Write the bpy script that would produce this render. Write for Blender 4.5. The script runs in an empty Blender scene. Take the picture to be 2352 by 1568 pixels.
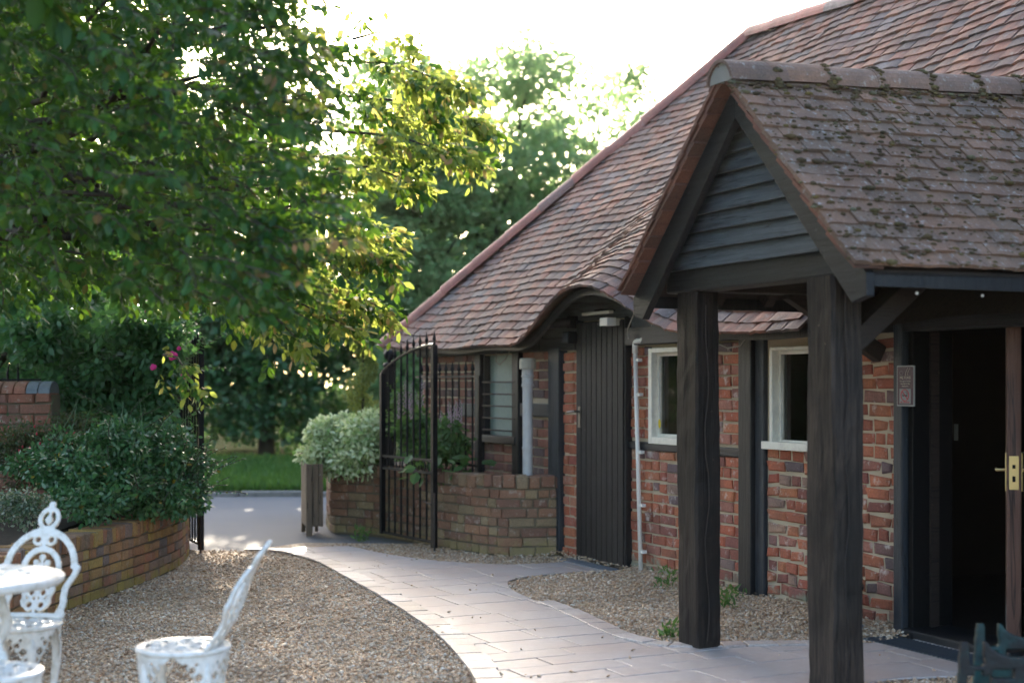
import bpy, bmesh, math, random
import numpy as np
from mathutils import Vector, Matrix
random.seed(7); rng = np.random.default_rng(7)
PI = math.pi
scene = bpy.context.scene
COL = scene.collection

# ------------------------------------------------------------------ camera, sky, sun, exposure
EYE = 1.42; FPX = 3267.0; HOR = 885.0; CX = 1176.0          # photo pixels at 2352 wide
cam_d = bpy.data.cameras.new('camera'); cam = bpy.data.objects.new('camera', cam_d); COL.objects.link(cam)
cam.location = (0, 0, EYE); cam.rotation_euler = (PI / 2, 0, 0)
cam_d.sensor_width = 36; cam_d.lens = 50.0; cam_d.shift_y = 101 / 2352; cam_d.clip_end = 2000
cam_d.dof.use_dof = True; cam_d.dof.focus_distance = 9.0; cam_d.dof.aperture_fstop = 1.6
scene.camera = cam
SUN_EL = math.radians(16.0); SUN_AZ = math.radians(-10.0)     # azimuth from +Y towards +X
world = bpy.data.worlds.new('World'); scene.world = world; world.use_nodes = True
wn = world.node_tree.nodes; wl = world.node_tree.links
bg = wn['Background']; sky = wn.new('ShaderNodeTexSky'); sky.sky_type = 'NISHITA'; sky.sun_disc = False
sky.sun_elevation = SUN_EL; sky.sun_rotation = SUN_AZ; sky.dust_density = 3.0; sky.air_density = 0.8; sky.ozone_density = 0.7
wl.new(sky.outputs[0], bg.inputs[0]); bg.inputs[1].default_value = 0.15
sun_d = bpy.data.lights.new('sun', 'SUN'); sun_d.energy = 3.0; sun_d.angle = math.radians(0.5); sun_d.color = (1.0, 0.88, 0.70)
sun = bpy.data.objects.new('sun', sun_d); COL.objects.link(sun)
sdir = Vector((math.sin(SUN_AZ) * math.cos(SUN_EL), math.cos(SUN_AZ) * math.cos(SUN_EL), math.sin(SUN_EL)))
sun.rotation_euler = sdir.to_track_quat('Z', 'Y').to_euler(); sun.location = (0, 30, 30)
vs = scene.view_settings; vs.view_transform = 'Standard'; vs.look = 'None'; vs.exposure = 2.5; vs.gamma = 1; vs.use_curve_mapping = False
scene.render.engine = 'CYCLES'; cy = scene.cycles
cy.use_denoising = True; cy.max_bounces = 8; cy.transparent_max_bounces = 16; cy.caustics_reflective = False; cy.caustics_refractive = False
cy.sample_clamp_indirect = 6

# ------------------------------------------------------------------ frames
UX, UY = 0.43, -0.9028                                      # along the barn wall (towards the viewer)
WX, WY = 0.9028, 0.43                                       # into the barn
BROT = math.atan2(UY, UX)
WALL = 5.51
def kx(x): return (x - CX) / FPX
def uw(U, W, z=0.0): return Vector((UX * U + WX * W, UY * U + WY * W, z))
def ground(x, y, z=0.0):
    d = (EYE - z) * FPX / (y - HOR); return Vector((kx(x) * d, d, z))
def at(x, y, d): return Vector((kx(x) * d, d, EYE + (HOR - y) * d / FPX))
def dW(x, W=WALL): return W / (WX * kx(x) + WY)
def Ux(x, W=WALL): k = kx(x); return dW(x, W) * (UX * k + UY)
def zx(x, y, W=WALL): return EYE + (HOR - y) * dW(x, W) / FPX
def project(p):
    return (CX + FPX * p[0] / p[1], HOR - FPX * (p[2] - EYE) / p[1])

# ------------------------------------------------------------------ object helpers
def link(name, data, parent=None):
    o = bpy.data.objects.new(name, data); COL.objects.link(o)
    if parent: o.parent = parent
    return o
def tag(o, label=None, cat=None, group=None, kind=None):
    if label: o['label'] = label
    if cat: o['category'] = cat
    if group: o['group'] = group
    if kind: o['kind'] = kind
    return o
def thing(name, label, cat, loc=(0, 0, 0), rz=0.0, group=None):
    o = link(name, None); o.location = loc; o.rotation_euler = (0, 0, rz); o.empty_display_size = .2
    return tag(o, label, cat, group)
def new_mesh(name, V, F, mat, smooth=False):
    me = bpy.data.meshes.new(name); me.from_pydata([tuple(v) for v in V], [], F); me.update()
    if mat: me.materials.append(mat)
    if smooth: me.polygons.foreach_set('use_smooth', [True] * len(me.polygons))
    return me
def fast_mesh(name, V, F, mat, smooth=False):
    """V (n,3) array, F (m,k) int array of equal size faces"""
    me = bpy.data.meshes.new(name); k = F.shape[1]
    me.vertices.add(len(V)); me.vertices.foreach_set('co', np.ascontiguousarray(V, np.float32).ravel())
    me.loops.add(F.size); me.loops.foreach_set('vertex_index', np.ascontiguousarray(F, np.int32).ravel())
    me.polygons.add(len(F)); me.polygons.foreach_set('loop_start', np.arange(0, F.size, k, dtype=np.int32))
    try: me.polygons.foreach_set('loop_total', np.full(len(F), k, np.int32))
    except Exception: pass
    me.update(calc_edges=True)
    if smooth: me.polygons.foreach_set('use_smooth', np.ones(len(F), bool))
    if mat: me.materials.append(mat)
    return me

class MB:
    def __init__(s): s.v = []; s.f = []
    def add(s, V, F):
        o = len(s.v); s.v += [Vector(v) for v in V]; s.f += [tuple(i + o for i in f) for f in F]; return s
    def box(s, c, size, M=None):
        hx, hy, hz = size[0] / 2, size[1] / 2, size[2] / 2
        V = [Vector((a * hx, b * hy, d * hz)) for d in (-1, 1) for b in (-1, 1) for a in (-1, 1)]
        if M is not None: V = [M @ v for v in V]
        c = Vector(c); V = [v + c for v in V]
        return s.add(V, [(0, 2, 3, 1), (4, 5, 7, 6), (0, 1, 5, 4), (2, 6, 7, 3), (0, 4, 6, 2), (1, 3, 7, 5)])
    def bx(s, x0, x1, y0, y1, z0, z1):
        return s.box(((x0 + x1) / 2, (y0 + y1) / 2, (z0 + z1) / 2), (abs(x1 - x0), abs(y1 - y0), abs(z1 - z0)))
    def prism(s, poly, axis_o, ax, ay, an, t):
        """poly 2D in (ax,ay) at origin axis_o, extruded t along an"""
        n = len(poly); O = Vector(axis_o); ax, ay, an = Vector(ax), Vector(ay), Vector(an)
        V = [O + ax * p[0] + ay * p[1] for p in poly] + [O + ax * p[0] + ay * p[1] + an * t for p in poly]
        return s.add(V, [tuple(range(n - 1, -1, -1)), tuple(range(n, 2 * n))] + [(i, (i + 1) % n, (i + 1) % n + n, i + n) for i in range(n)])
    def tube(s, pts, r, n=8, caps=True, closed=False):
        pts = [Vector(p) for p in pts]; m = len(pts); rs = r if hasattr(r, '__len__') else [r] * m
        V = []; ref = None
        for i, p in enumerate(pts):
            if closed: t = pts[(i + 1) % m] - pts[i - 1]
            else: t = pts[min(i + 1, m - 1)] - pts[max(i - 1, 0)]
            t.normalize()
            if ref is None: ref = Vector((0, 0, 1)) if abs(t.z) < .9 else Vector((1, 0, 0))
            b = t.cross(ref); b.normalize(); a = b.cross(t); a.normalize(); ref = a
            V += [p + (a * math.cos(2 * PI * j / n) + b * math.sin(2 * PI * j / n)) * rs[i] for j in range(n)]
        F = []
        for i in range(m if closed else m - 1):
            i2 = (i + 1) % m
            F += [(i * n + j, i2 * n + j, i2 * n + (j + 1) % n, i * n + (j + 1) % n) for j in range(n)]
        if caps and not closed: F += [tuple(range(n)), tuple(range((m - 1) * n + n - 1, (m - 1) * n - 1, -1))]
        return s.add(V, F)
    def lathe(s, prof, n=16, c=(0, 0, 0)):
        c = Vector(c); V = []; m = len(prof)
        for r, z in prof: V += [c + Vector((r * math.cos(2 * PI * j / n), r * math.sin(2 * PI * j / n), z)) for j in range(n)]
        F = [(i * n + j, i * n + (j + 1) % n, (i + 1) * n + (j + 1) % n, (i + 1) * n + j) for i in range(m - 1) for j in range(n)]
        F += [tuple(range(n - 1, -1, -1)), tuple(range((m - 1) * n, m * n))]
        return s.add(V, F)
    def ball(s, c, r, n=8, sq=(1, 1, 1)):
        c = Vector(c); V = []; F = []
        m = max(4, n // 2)
        for i in range(m + 1):
            th = PI * i / m
            V += [c + Vector((r * sq[0] * math.sin(th) * math.cos(2 * PI * j / n), r * sq[1] * math.sin(th) * math.sin(2 * PI * j / n), r * sq[2] * math.cos(th))) for j in range(n)]
        for i in range(m):
            F += [(i * n + j, (i + 1) * n + j, (i + 1) * n + (j + 1) % n, i * n + (j + 1) % n) for j in range(n)]
        return s.add(V, F)
    def build(s, name, mat, parent=None, smooth=False, bevel=0, rough=0, sub=0):
        me = new_mesh(name, s.v, s.f, mat)
        bm = bmesh.new(); bm.from_mesh(me)
        bmesh.ops.remove_doubles(bm, verts=bm.verts, dist=1e-6)
        bmesh.ops.recalc_face_normals(bm, faces=bm.faces); bm.to_mesh(me); bm.free()
        if smooth: me.polygons.foreach_set('use_smooth', [True] * len(me.polygons))
        o = link(name, me, parent)
        if bevel:
            b = o.modifiers.new('bevel', 'BEVEL'); b.width = bevel; b.segments = 2; b.limit_method = 'ANGLE'; b.angle_limit = .6
        return o

# ------------------------------------------------------------------ materials
def nt(name):
    m = bpy.data.materials.new(name); m.use_nodes = True; t = m.node_tree
    return m, t.nodes, t.links, t.nodes['Principled BSDF']
def N(n, typ, **kw):
    x = n.new(typ)
    for k, v in kw.items(): setattr(x, k, v)
    return x
def ramp(n, stops, interp='LINEAR'):
    r = n.new('ShaderNodeValToRGB'); r.color_ramp.interpolation = interp; e = r.color_ramp.elements
    while len(e) < len(stops): e.new(.5)
    for i, (p, c) in enumerate(stops): e[i].position = p; e[i].color = (*c, 1)
    return r
def noise(n, l, scale, detail=4, vec=None, rough=.6, dist=0):
    x = n.new('ShaderNodeTexNoise'); x.inputs['Scale'].default_value = scale; x.inputs['Detail'].default_value = detail
    x.inputs['Roughness'].default_value = rough; x.inputs['Distortion'].default_value = dist
    if vec is not None: l.new(vec, x.inputs['Vector'])
    return x
def mixc(n, l, fac, a, b, mode='MIX'):
    m = n.new('ShaderNodeMix'); m.data_type = 'RGBA'; m.blend_type = mode
    for v, i in ((fac, 0), (a, 6), (b, 7)):
        if hasattr(v, 'is_linked') or hasattr(v, 'links'): l.new(v, m.inputs[i])
        elif i == 0: m.inputs[0].default_value = v
        else: m.inputs[i].default_value = (*v, 1)
    return m.outputs[2]
def math_(n, l, op, a, b=None):
    m = n.new('ShaderNodeMath'); m.operation = op
    for i, v in enumerate((a, b)):
        if v is None: continue
        if hasattr(v, 'links'): l.new(v, m.inputs[i])
        else: m.inputs[i].default_value = v
    return m.outputs[0]
def bump(n, l, bs, h, strength=.4, dist=.02):
    b = n.new('ShaderNodeBump'); b.inputs['Strength'].default_value = strength; b.inputs['Distance'].default_value = dist
    l.new(h, b.inputs['Height']); l.new(b.outputs[0], bs.inputs['Normal']); return b
def wpos(n): return n.new('ShaderNodeNewGeometry').outputs['Position']
def rnd(n, l):
    oi = n.new('ShaderNodeObjectInfo'); g = n.new('ShaderNodeNewGeometry')
    return math_(n, l, 'FRACT', math_(n, l, 'ADD', oi.outputs['Random'], g.outputs['Random Per Island']))

def mat_pieces(name, stops, lich=None, lich_amt=.6, lscale=9, rough=.85, bscale=60, bstr=.35, stain=(.05, .04, .035), stain_amt=.5, moss=None):
    m, n, l, b = nt(name); P = wpos(n); r = rnd(n, l)
    c = ramp(n, stops); l.new(r, c.inputs[0]); col = c.outputs[0]
    nz = noise(n, l, 7, 6, P); rr = ramp(n, [(.42, (0, 0, 0)), (.75, (1, 1, 1))]); l.new(nz.outputs[0], rr.inputs[0])
    col = mixc(n, l, math_(n, l, 'MULTIPLY', rr.outputs[0], stain_amt), col, stain)
    lz = noise(n, l, 1.3, 4, P, .55); lr_ = ramp(n, [(.35, (.76, .74, .72)), (.65, (1.18, 1.18, 1.18))]); l.new(lz.outputs[0], lr_.inputs[0])
    col = mixc(n, l, 1.0, col, lr_.outputs[0], 'MULTIPLY')
    fine = noise(n, l, 90, 5, P); fr = ramp(n, [(.3, (.72, .72, .72)), (.7, (1.2, 1.2, 1.2))]); l.new(fine.outputs[0], fr.inputs[0])
    col = mixc(n, l, 1.0, col, fr.outputs[0], 'MULTIPLY')
    if lich:
        z = noise(n, l, lscale, 8, P, .72); lr = ramp(n, [(.56, (0, 0, 0)), (.66, (1, 1, 1))]); l.new(z.outputs[0], lr.inputs[0])
        col = mixc(n, l, math_(n, l, 'MULTIPLY', lr.outputs[0], lich_amt), col, lich)
    if moss:
        sx = n.new('ShaderNodeSeparateXYZ'); l.new(P, sx.inputs[0])
        z = noise(n, l, 5, 6, P, .7)
        h = math_(n, l, 'SUBTRACT', math_(n, l, 'MULTIPLY', z.outputs[0], 1.1), math_(n, l, 'MULTIPLY', sx.outputs[2], moss[1]))
        mr = ramp(n, [(.36, (0, 0, 0)), (.52, (1, 1, 1))]); l.new(h, mr.inputs[0])
        col = mixc(n, l, math_(n, l, 'MULTIPLY', mr.outputs[0], moss[2]), col, moss[0])
    l.new(col, b.inputs['Base Color']); b.inputs['Roughness'].default_value = rough
    bn = noise(n, l, bscale, 6, P, .7); bump(n, l, b, bn.outputs[0], bstr, .012)
    return m
M = {}
BR = [(0, (.40, .105, .055)), (.25, (.47, .155, .08)), (.42, (.33, .085, .055)), (.6, (.50, .18, .085)), (.74, (.23, .075, .06)), (.86, (.42, .17, .12)), (.94, (.14, .10, .11)), (1, (.44, .26, .17))]
M['brick'] = mat_pieces('brick_red', BR, (.66, .58, .52), .65, 10, moss=((.26, .27, .19), 1.7, .9))
M['brick_pier'] = mat_pieces('brick_orange', [(0, (.42, .12, .06)), (.4, (.50, .17, .08)), (.75, (.36, .09, .06)), (1, (.46, .2, .12))], (.6, .5, .45), .3, 9)
M['brick_far'] = mat_pieces('brick_brown', [(0, (.30, .11, .07)), (.3, (.37, .15, .09)), (.55, (.22, .09, .07)), (.75, (.15, .10, .10)), (1, (.36, .18, .11))], (.6, .5, .42), .25, 8)
M['brick_planter'] = mat_pieces('brick_mossy', [(0, (.25, .115, .07)), (.3, (.31, .16, .09)), (.55, (.20, .095, .065)), (.8, (.30, .21, .11)), (1, (.25, .18, .11))], (.58, .52, .45), .5, 16, stain=(.09, .075, .045), stain_amt=.45, moss=((.27, .22, .09), 1.6, .65))
M['brick_bed'] = mat_pieces('brick_yellowed', [(0, (.33, .12, .07)), (.2, (.36, .2, .07)), (.4, (.40, .26, .07)), (.55, (.28, .11, .07)), (.75, (.35, .19, .09)), (.88, (.17, .13, .12)), (1, (.38, .2, .09))], (.4, .36, .28), .35, 9, stain=(.10, .085, .05), stain_amt=.55, moss=((.30, .23, .05), 2.0, .7))
M['brick_garden'] = mat_pieces('brick_lichened', [(0, (.26, .09, .06)), (.5, (.33, .13, .08)), (1, (.2, .1, .08))], (.5, .5, .42), .6, 12, stain=(.12, .11, .05))
M['tile'] = mat_pieces('clay_tile', [(0, (.24, .095, .064)), (.18, (.28, .12, .078)), (.34, (.165, .078, .06)), (.48, (.12, .09, .085)), (.6, (.31, .15, .095)), (.72, (.085, .076, .08)), (.84, (.23, .11, .08)), (.93, (.16, .14, .138)), (1, (.33, .175, .115))], (.42, .38, .34), .28, 14, rough=.8, stain=(.07, .058, .05), stain_amt=.85, bscale=80, bstr=.3)
M['tile_porch'] = mat_pieces('weathered_tile', [(0, (.165, .098, .060)), (.3, (.205, .11, .066)), (.55, (.145, .092, .060)), (.8, (.23, .118, .068)), (1, (.155, .105, .072))], (.36, .35, .33), .75, 30, rough=.85, stain=(.06, .05, .045), stain_amt=.6)
M['tile_edge'] = mat_pieces('tile_verge', [(0, (.17, .07, .045)), (.5, (.22, .09, .055)), (1, (.12, .06, .042))], rough=.85)
M['hip'] = mat_pieces('hip_tile', [(0, (.40, .13, .09)), (.4, (.45, .17, .12)), (.7, (.36, .11, .08)), (.85, (.2, .15, .13)), (1, (.42, .16, .11))], (.3, .27, .24), .35, 8, rough=.6)
M['ridge'] = mat_pieces('ridge_tile', [(0, (.18, .11, .08)), (.5, (.24, .125, .075)), (1, (.15, .105, .085))], (.42, .40, .35), .55, 22, stain=(.06, .06, .05), stain_amt=.6)

def mat_mortar(name, a=(.62, .52, .37), b_=(.42, .33, .23)):
    m, n, l, b = nt(name); P = wpos(n); z = noise(n, l, 6, 6, P)
    l.new(mixc(n, l, z.outputs[0], a, b_), b.inputs['Base Color']); b.inputs['Roughness'].default_value = .95
    f = noise(n, l, 150, 4, P); bump(n, l, b, f.outputs[0], .6, .01); return m
M['mortar'] = mat_mortar('lime_mortar'); M['mortar_dark'] = mat_mortar('old_mortar', (.22, .18, .12), (.12, .1, .07)); M['cement'] = mat_mortar('cement', (.33, .31, .27), (.22, .2, .17))

def mat_timber(name, base, wear, amt=.5, rough=.55, vertical=True, gloss=.4, axis=2):
    m, n, l, b = nt(name); tc = n.new('ShaderNodeTexCoord'); mp = n.new('ShaderNodeMapping')
    sc = [38, 38, 38]; sc[axis] = 2.2; mp.inputs['Scale'].default_value = sc; l.new(tc.outputs['Object'], mp.inputs[0])
    g = noise(n, l, 1.0, 8, mp.outputs[0], .7, 1.2); r = ramp(n, [(.35, (0, 0, 0)), (.72, (1, 1, 1))]); l.new(g.outputs[0], r.inputs[0])
    big = noise(n, l, 2.3, 5, tc.outputs['Object']); br = ramp(n, [(.4, (0, 0, 0)), (.68, (1, 1, 1))]); l.new(big.outputs[0], br.inputs[0])
    f = math_(n, l, 'MULTIPLY', math_(n, l, 'MULTIPLY', r.outputs[0], br.outputs[0]), amt)
    f2 = math_(n, l, 'ADD', f, math_(n, l, 'MULTIPLY', r.outputs[0], amt * .35))
    col = mixc(n, l, f2, base, wear)
    mp2 = n.new('ShaderNodeMapping'); s2 = [14, 14, 14]; s2[axis] = .9; mp2.inputs['Scale'].default_value = s2; l.new(tc.outputs['Object'], mp2.inputs[0])
    cr = noise(n, l, 1.0, 3, mp2.outputs[0], .5, .6); crr = ramp(n, [(.485, (0, 0, 0)), (.5, (1, 1, 1)), (.515, (0, 0, 0))]); l.new(cr.outputs[0], crr.inputs[0])
    col = mixc(n, l, math_(n, l, 'MULTIPLY', crr.outputs[0], .8), col, (.002, .002, .002))
    sp = noise(n, l, 22, 2, tc.outputs['Object'], .5); spr = ramp(n, [(.74, (0, 0, 0)), (.78, (1, 1, 1))]); l.new(sp.outputs[0], spr.inputs[0])
    col = mixc(n, l, math_(n, l, 'MULTIPLY', spr.outputs[0], .35), col, tuple(min(.5, c * 3) for c in wear)); l.new(col, b.inputs['Base Color'])
    b.inputs['Roughness'].default_value = rough; b.inputs['Specular IOR Level'].default_value = gloss
    bump(n, l, b, g.outputs[0], .55, .012); return m
M['post'] = mat_timber('post_timber', (.006, .0045, .004), (.045, .030, .022), .8, .5, gloss=.25)
M['post_worn'] = mat_timber('worn_post_timber', (.010, .0075, .006), (.085, .060, .045), .9, .6, gloss=.25)
M['black'] = mat_timber('black_timber', (.006, .0065, .0075), (.026, .029, .033), .6, .45)
M['black_h'] = mat_timber('black_timber_level', (.006, .0065, .0075), (.026, .029, .033), .6, .45, axis=0)
M['blue_post'] = mat_timber('slate_painted_timber', (.016, .020, .026), (.055, .068, .082), .6, .45)
M['board'] = mat_timber('weatherboard', (.042, .048, .052), (.16, .18, .187), .8, .42, axis=0)
M['plank'] = mat_timber('door_plank', (.007, .0062, .0062), (.034, .031, .030), .7, .6)
M['brown'] = mat_timber('brown_door_wood', (.13, .06, .04), (.26, .14, .10), .6, .45)
M['oak'] = mat_timber('planter_wood', (.14, .095, .06), (.27, .2, .14), .7, .7)
M['soffit'] = mat_timber('soffit_wood', (.018, .012, .009), (.05, .032, .022), .6, .7, axis=1)

def simple(name, col, rough=.5, metal=0, spec=.5, nz=None, bscale=0, bstr=.2):
    m, n, l, b = nt(name); b.inputs['Roughness'].default_value = rough; b.inputs['Metallic'].default_value = metal
    b.inputs['Specular IOR Level'].default_value = spec; b.inputs['Base Color'].default_value = (*col, 1)
    if nz:
        P = wpos(n); z = noise(n, l, nz[1], 6, P, .7); r = ramp(n, [(.45, (0, 0, 0)), (.7, (1, 1, 1))]); l.new(z.outputs[0], r.inputs[0])
        l.new(mixc(n, l, r.outputs[0], col, nz[0]), b.inputs['Base Color'])
        if bscale: bump(n, l, b, noise(n, l, bscale, 4, P).outputs[0], bstr, .01)
    return m
M['white_metal'] = simple('white_cast_metal', (.76, .74, .69), .4, 0, .5, ((.52, .48, .40), 26), 70, .35)
M['iron'] = simple('black_iron', (.005, .005, .0055), .5, 0, .18, ((.008, .007, .0065), 30))
M['rust'] = simple('rusty_iron', (.01, .009, .009), .5, 0, .4, ((.045, .022, .015), 9))
M['white_paint'] = simple('white_paint', (.80, .76, .66), .4, 0, .5, ((.66, .62, .54), 14))
M['pvc'] = simple('white_pvc', (.78, .75, .70), .35)
M['pvc_grey'] = simple('grey_pvc', (.58, .57, .56), .4, 0, .5, ((.47, .46, .44), 9))
M['pvc_cream'] = simple('aged_pvc', (.46, .42, .34), .5)
M['brass'] = simple('brass', (.5, .36, .16), .35, 1)
M['steel'] = simple('steel', (.22, .21, .2), .4, 1)
M['grille'] = simple('grey_grating', (.12, .14, .16), .4, .6)
M['slate'] = simple('slate_slab', (.16, .18, .2), .5, 0, .5, ((.1, .11, .12), 20))
M['frost'] = simple('frosted_glass', (.30, .40, .36), .5, 0, .5, ((.24, .33, .30), 30), 120, .4)
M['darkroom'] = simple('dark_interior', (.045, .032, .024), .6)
M['paper'] = simple('paper', (.5, .5, .48), .8)
M['amber'] = simple('amber_glass', (.25, .07, .01), .08)
M['maroon'] = simple('maroon_print', (.05, .014, .03), .4)
M['print'] = simple('pale_print', (.55, .48, .40), .5); M['print_grey'] = simple('grey_print', (.30, .29, .30), .5)
M['red'] = simple('red_print', (.5, .03, .05), .4); M['signwhite'] = simple('sign_white', (.24, .25, .25), .4); M['ink'] = simple('black_print', (.005, .005, .005), .6, 0, .2)
M['yellow'] = simple('yellow_sticker', (.75, .55, .02), .5)
M['teal'] = simple('flaking_teal_iron', (.006, .006, .007), .5, 0, .4, ((.006, .055, .052), 5), 60, .4)
M['flower'] = simple('pink_petal', (.75, .03, .25), .6); M['lilac'] = simple('lilac_floret', (.55, .38, .40), .8); M['redbud'] = simple('red_bud', (.4, .03, .04), .6)
M['moss'] = mat_pieces('moss', [(0, (.065, .045, .018)), (.4, (.115, .075, .028)), (.7, (.09, .072, .03)), (.85, (.16, .11, .025)), (1, (.13, .13, .08))], rough=1, bscale=160, bstr=.8)
M['soil'] = simple('soil', (.035, .026, .018), .95, 0, .2, ((.06, .05, .03), 20), 60, .6)
M['bark'] = mat_timber('bark', (.05, .04, .03), (.13, .11, .09), .8, .9, gloss=.2)
M['cable'] = simple('cable', (.3, .28, .25), .6)

def mat_glass():
    m, n, l, b = nt('window_glass'); n.remove(b); out = n['Material Output']
    t = n.new('ShaderNodeBsdfTransparent'); t.inputs[0].default_value = (.85, .88, .88, 1)
    g = n.new('ShaderNodeBsdfGlossy'); g.inputs['Roughness'].default_value = .02
    f = n.new('ShaderNodeFresnel'); f.inputs[0].default_value = 1.5
    x = n.new('ShaderNodeMixShader'); l.new(f.outputs[0], x.inputs[0]); l.new(t.outputs[0], x.inputs[1]); l.new(g.outputs[0], x.inputs[2]); l.new(x.outputs[0], out.inputs[0]); return m
M['glass'] = mat_glass()

def mat_leaf(name, stops, trans=(.35, .5, .08), tamt=.45, rough=.4, spec=.5, edge=None):
    m, n, l, b = nt(name); r = rnd(n, l); c = ramp(n, stops); l.new(r, c.inputs[0]); col = c.outputs[0]
    if edge:
        uv = n.new('ShaderNodeAttribute'); uv.attribute_name = 'rim'
        er = ramp(n, [(.35, (0, 0, 0)), (.6, (1, 1, 1))]); l.new(uv.outputs['Fac'], er.inputs[0]); col = mixc(n, l, er.outputs[0], col, edge)
    l.new(col, b.inputs['Base Color']); b.inputs['Roughness'].default_value = rough; b.inputs['Specular IOR Level'].default_value = spec
    t = n.new('ShaderNodeBsdfTranslucent'); tc = mixc(n, l, .55, col, trans); l.new(tc, t.inputs[0])
    x = n.new('ShaderNodeMixShader'); x.inputs[0].default_value = tamt; l.new(b.outputs[0], x.inputs[1]); l.new(t.outputs[0], x.inputs[2]); l.new(x.outputs[0], n['Material Output'].inputs[0]); return m
M['leaf_near'] = mat_leaf('leaf_plum', [(0, (.012, .052, .012)), (.5, (.021, .085, .017)), (.9, (.038, .112, .02)), (.97, (.10, .10, .02)), (1, (.16, .07, .035))], (.22, .42, .02), .30, .45, .35)
M['leaf_tip'] = mat_leaf('leaf_young_sunlit', [(0, (.06, .15, .025)), (.55, (.10, .18, .03)), (.82, (.15, .18, .04)), (.86, (.36, .17, .11)), (1, (.45, .18, .13))], (.66, .74, .13), .58)  # young plum leaves, base colour and translucency raised to look sunlit
M['leaf_back'] = mat_leaf('leaf_beech', [(0, (.12, .22, .085)), (.6, (.16, .28, .11)), (1, (.20, .24, .11))], (.45, .66, .3), .62)
M['leaf_dark'] = mat_leaf('leaf_evergreen', [(0, (.030, .085, .030)), (.6, (.045, .12, .04)), (1, (.075, .14, .05))], (.16, .36, .08), .32)
M['leaf_rose'] = mat_leaf('leaf_rose', [(0, (.038, .12, .045)), (.6, (.06, .165, .058)), (.97, (.09, .19, .065)), (1, (.3, .2, .02))], (.12, .3, .06), .25, .3, .7)
M['leaf_climb'] = mat_leaf('leaf_climbing_rose', [(0, (.035, .115, .05)), (1, (.075, .19, .075))], (.2, .45, .08), .35, .4)
M['leaf_heather'] = mat_leaf('leaf_fuchsia', [(0, (.03, .07, .025)), (.6, (.06, .07, .025)), (1, (.09, .05, .03))], (.2, .25, .06), .3, .6)
M['leaf_var'] = mat_leaf('leaf_variegated', [(0, (.14, .27, .08)), (.25, (.38, .50, .20)), (.45, (.64, .72, .42)), (1, (.88, .90, .64))], (.6, .7, .35), .3, .45, .4)
M['leaf_var_dark'] = mat_leaf('leaf_variegated_dark', [(0, (.05, .1, .05)), (.5, (.10, .15, .09)), (1, (.32, .34, .27))], (.3, .4, .15), .25)
M['leaf_topiary'] = mat_leaf('leaf_box', [(0, (.09, .15, .035)), (1, (.20, .24, .06))], (.4, .45, .08), .35, .6)
M['leaf_bed'] = mat_leaf('leaf_salvia', [(0, (.04, .11, .03)), (1, (.08, .17, .05))], (.3, .5, .08), .4, .5)
M['grass'] = mat_leaf('grass_blade', [(0, (.04, .12, .02)), (1, (.08, .18, .035))], (.25, .45, .05), .4, .6)

def mat_ground(name, kind):
    m, n, l, b = nt(name); P = wpos(n)
    if kind == 'gravel':
        v = n.new('ShaderNodeTexVoronoi'); v.inputs['Scale'].default_value = 75; l.new(P, v.inputs['Vector'])
        sx = n.new('ShaderNodeSeparateColor'); l.new(v.outputs['Color'], sx.inputs[0])
        c = ramp(n, GRAV); l.new(sx.outputs[0], c.inputs[0]); col = c.outputs[0]
        d = ramp(n, [(.3, (1, 1, 1)), (.9, (.55, .52, .48))]); l.new(v.outputs['Distance'], d.inputs[0])
        col = mixc(n, l, 1.0, col, d.outputs[0], 'MULTIPLY'); l.new(col, b.inputs['Base Color']); b.inputs['Roughness'].default_value = .8
        bb = bump(n, l, b, v.outputs['Distance'], .9, .02); bb.invert = True
    elif kind == 'asphalt':
        z = noise(n, l, .7, 6, P); z2 = noise(n, l, 160, 3, P); c = mixc(n, l, z.outputs[0], (.10, .102, .11), (.17, .17, .175)); c = mixc(n, l, math_(n, l, 'MULTIPLY', z2.outputs[0], .5), c, (.2, .2, .2))
        l.new(c, b.inputs['Base Color']); b.inputs['Roughness'].default_value = .75; bump(n, l, b, z2.outputs[0], .4, .01)
    return m
GRAV = [(0, (.36, .21, .12)), (.2, (.58, .39, .23)), (.4, (.70, .54, .38)), (.6, (.50, .32, .19)), (.75, (.80, .68, .53)), (.9, (.38, .28, .2)), (1, (.86, .78, .66))]
M['gravel'] = mat_ground('gravel_bed', 'gravel'); M['asphalt'] = mat_ground('asphalt', 'asphalt')
M['stone'] = mat_pieces('gravel_stone', GRAV, rough=.7, bscale=200, bstr=.2, stain_amt=.15)
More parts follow.
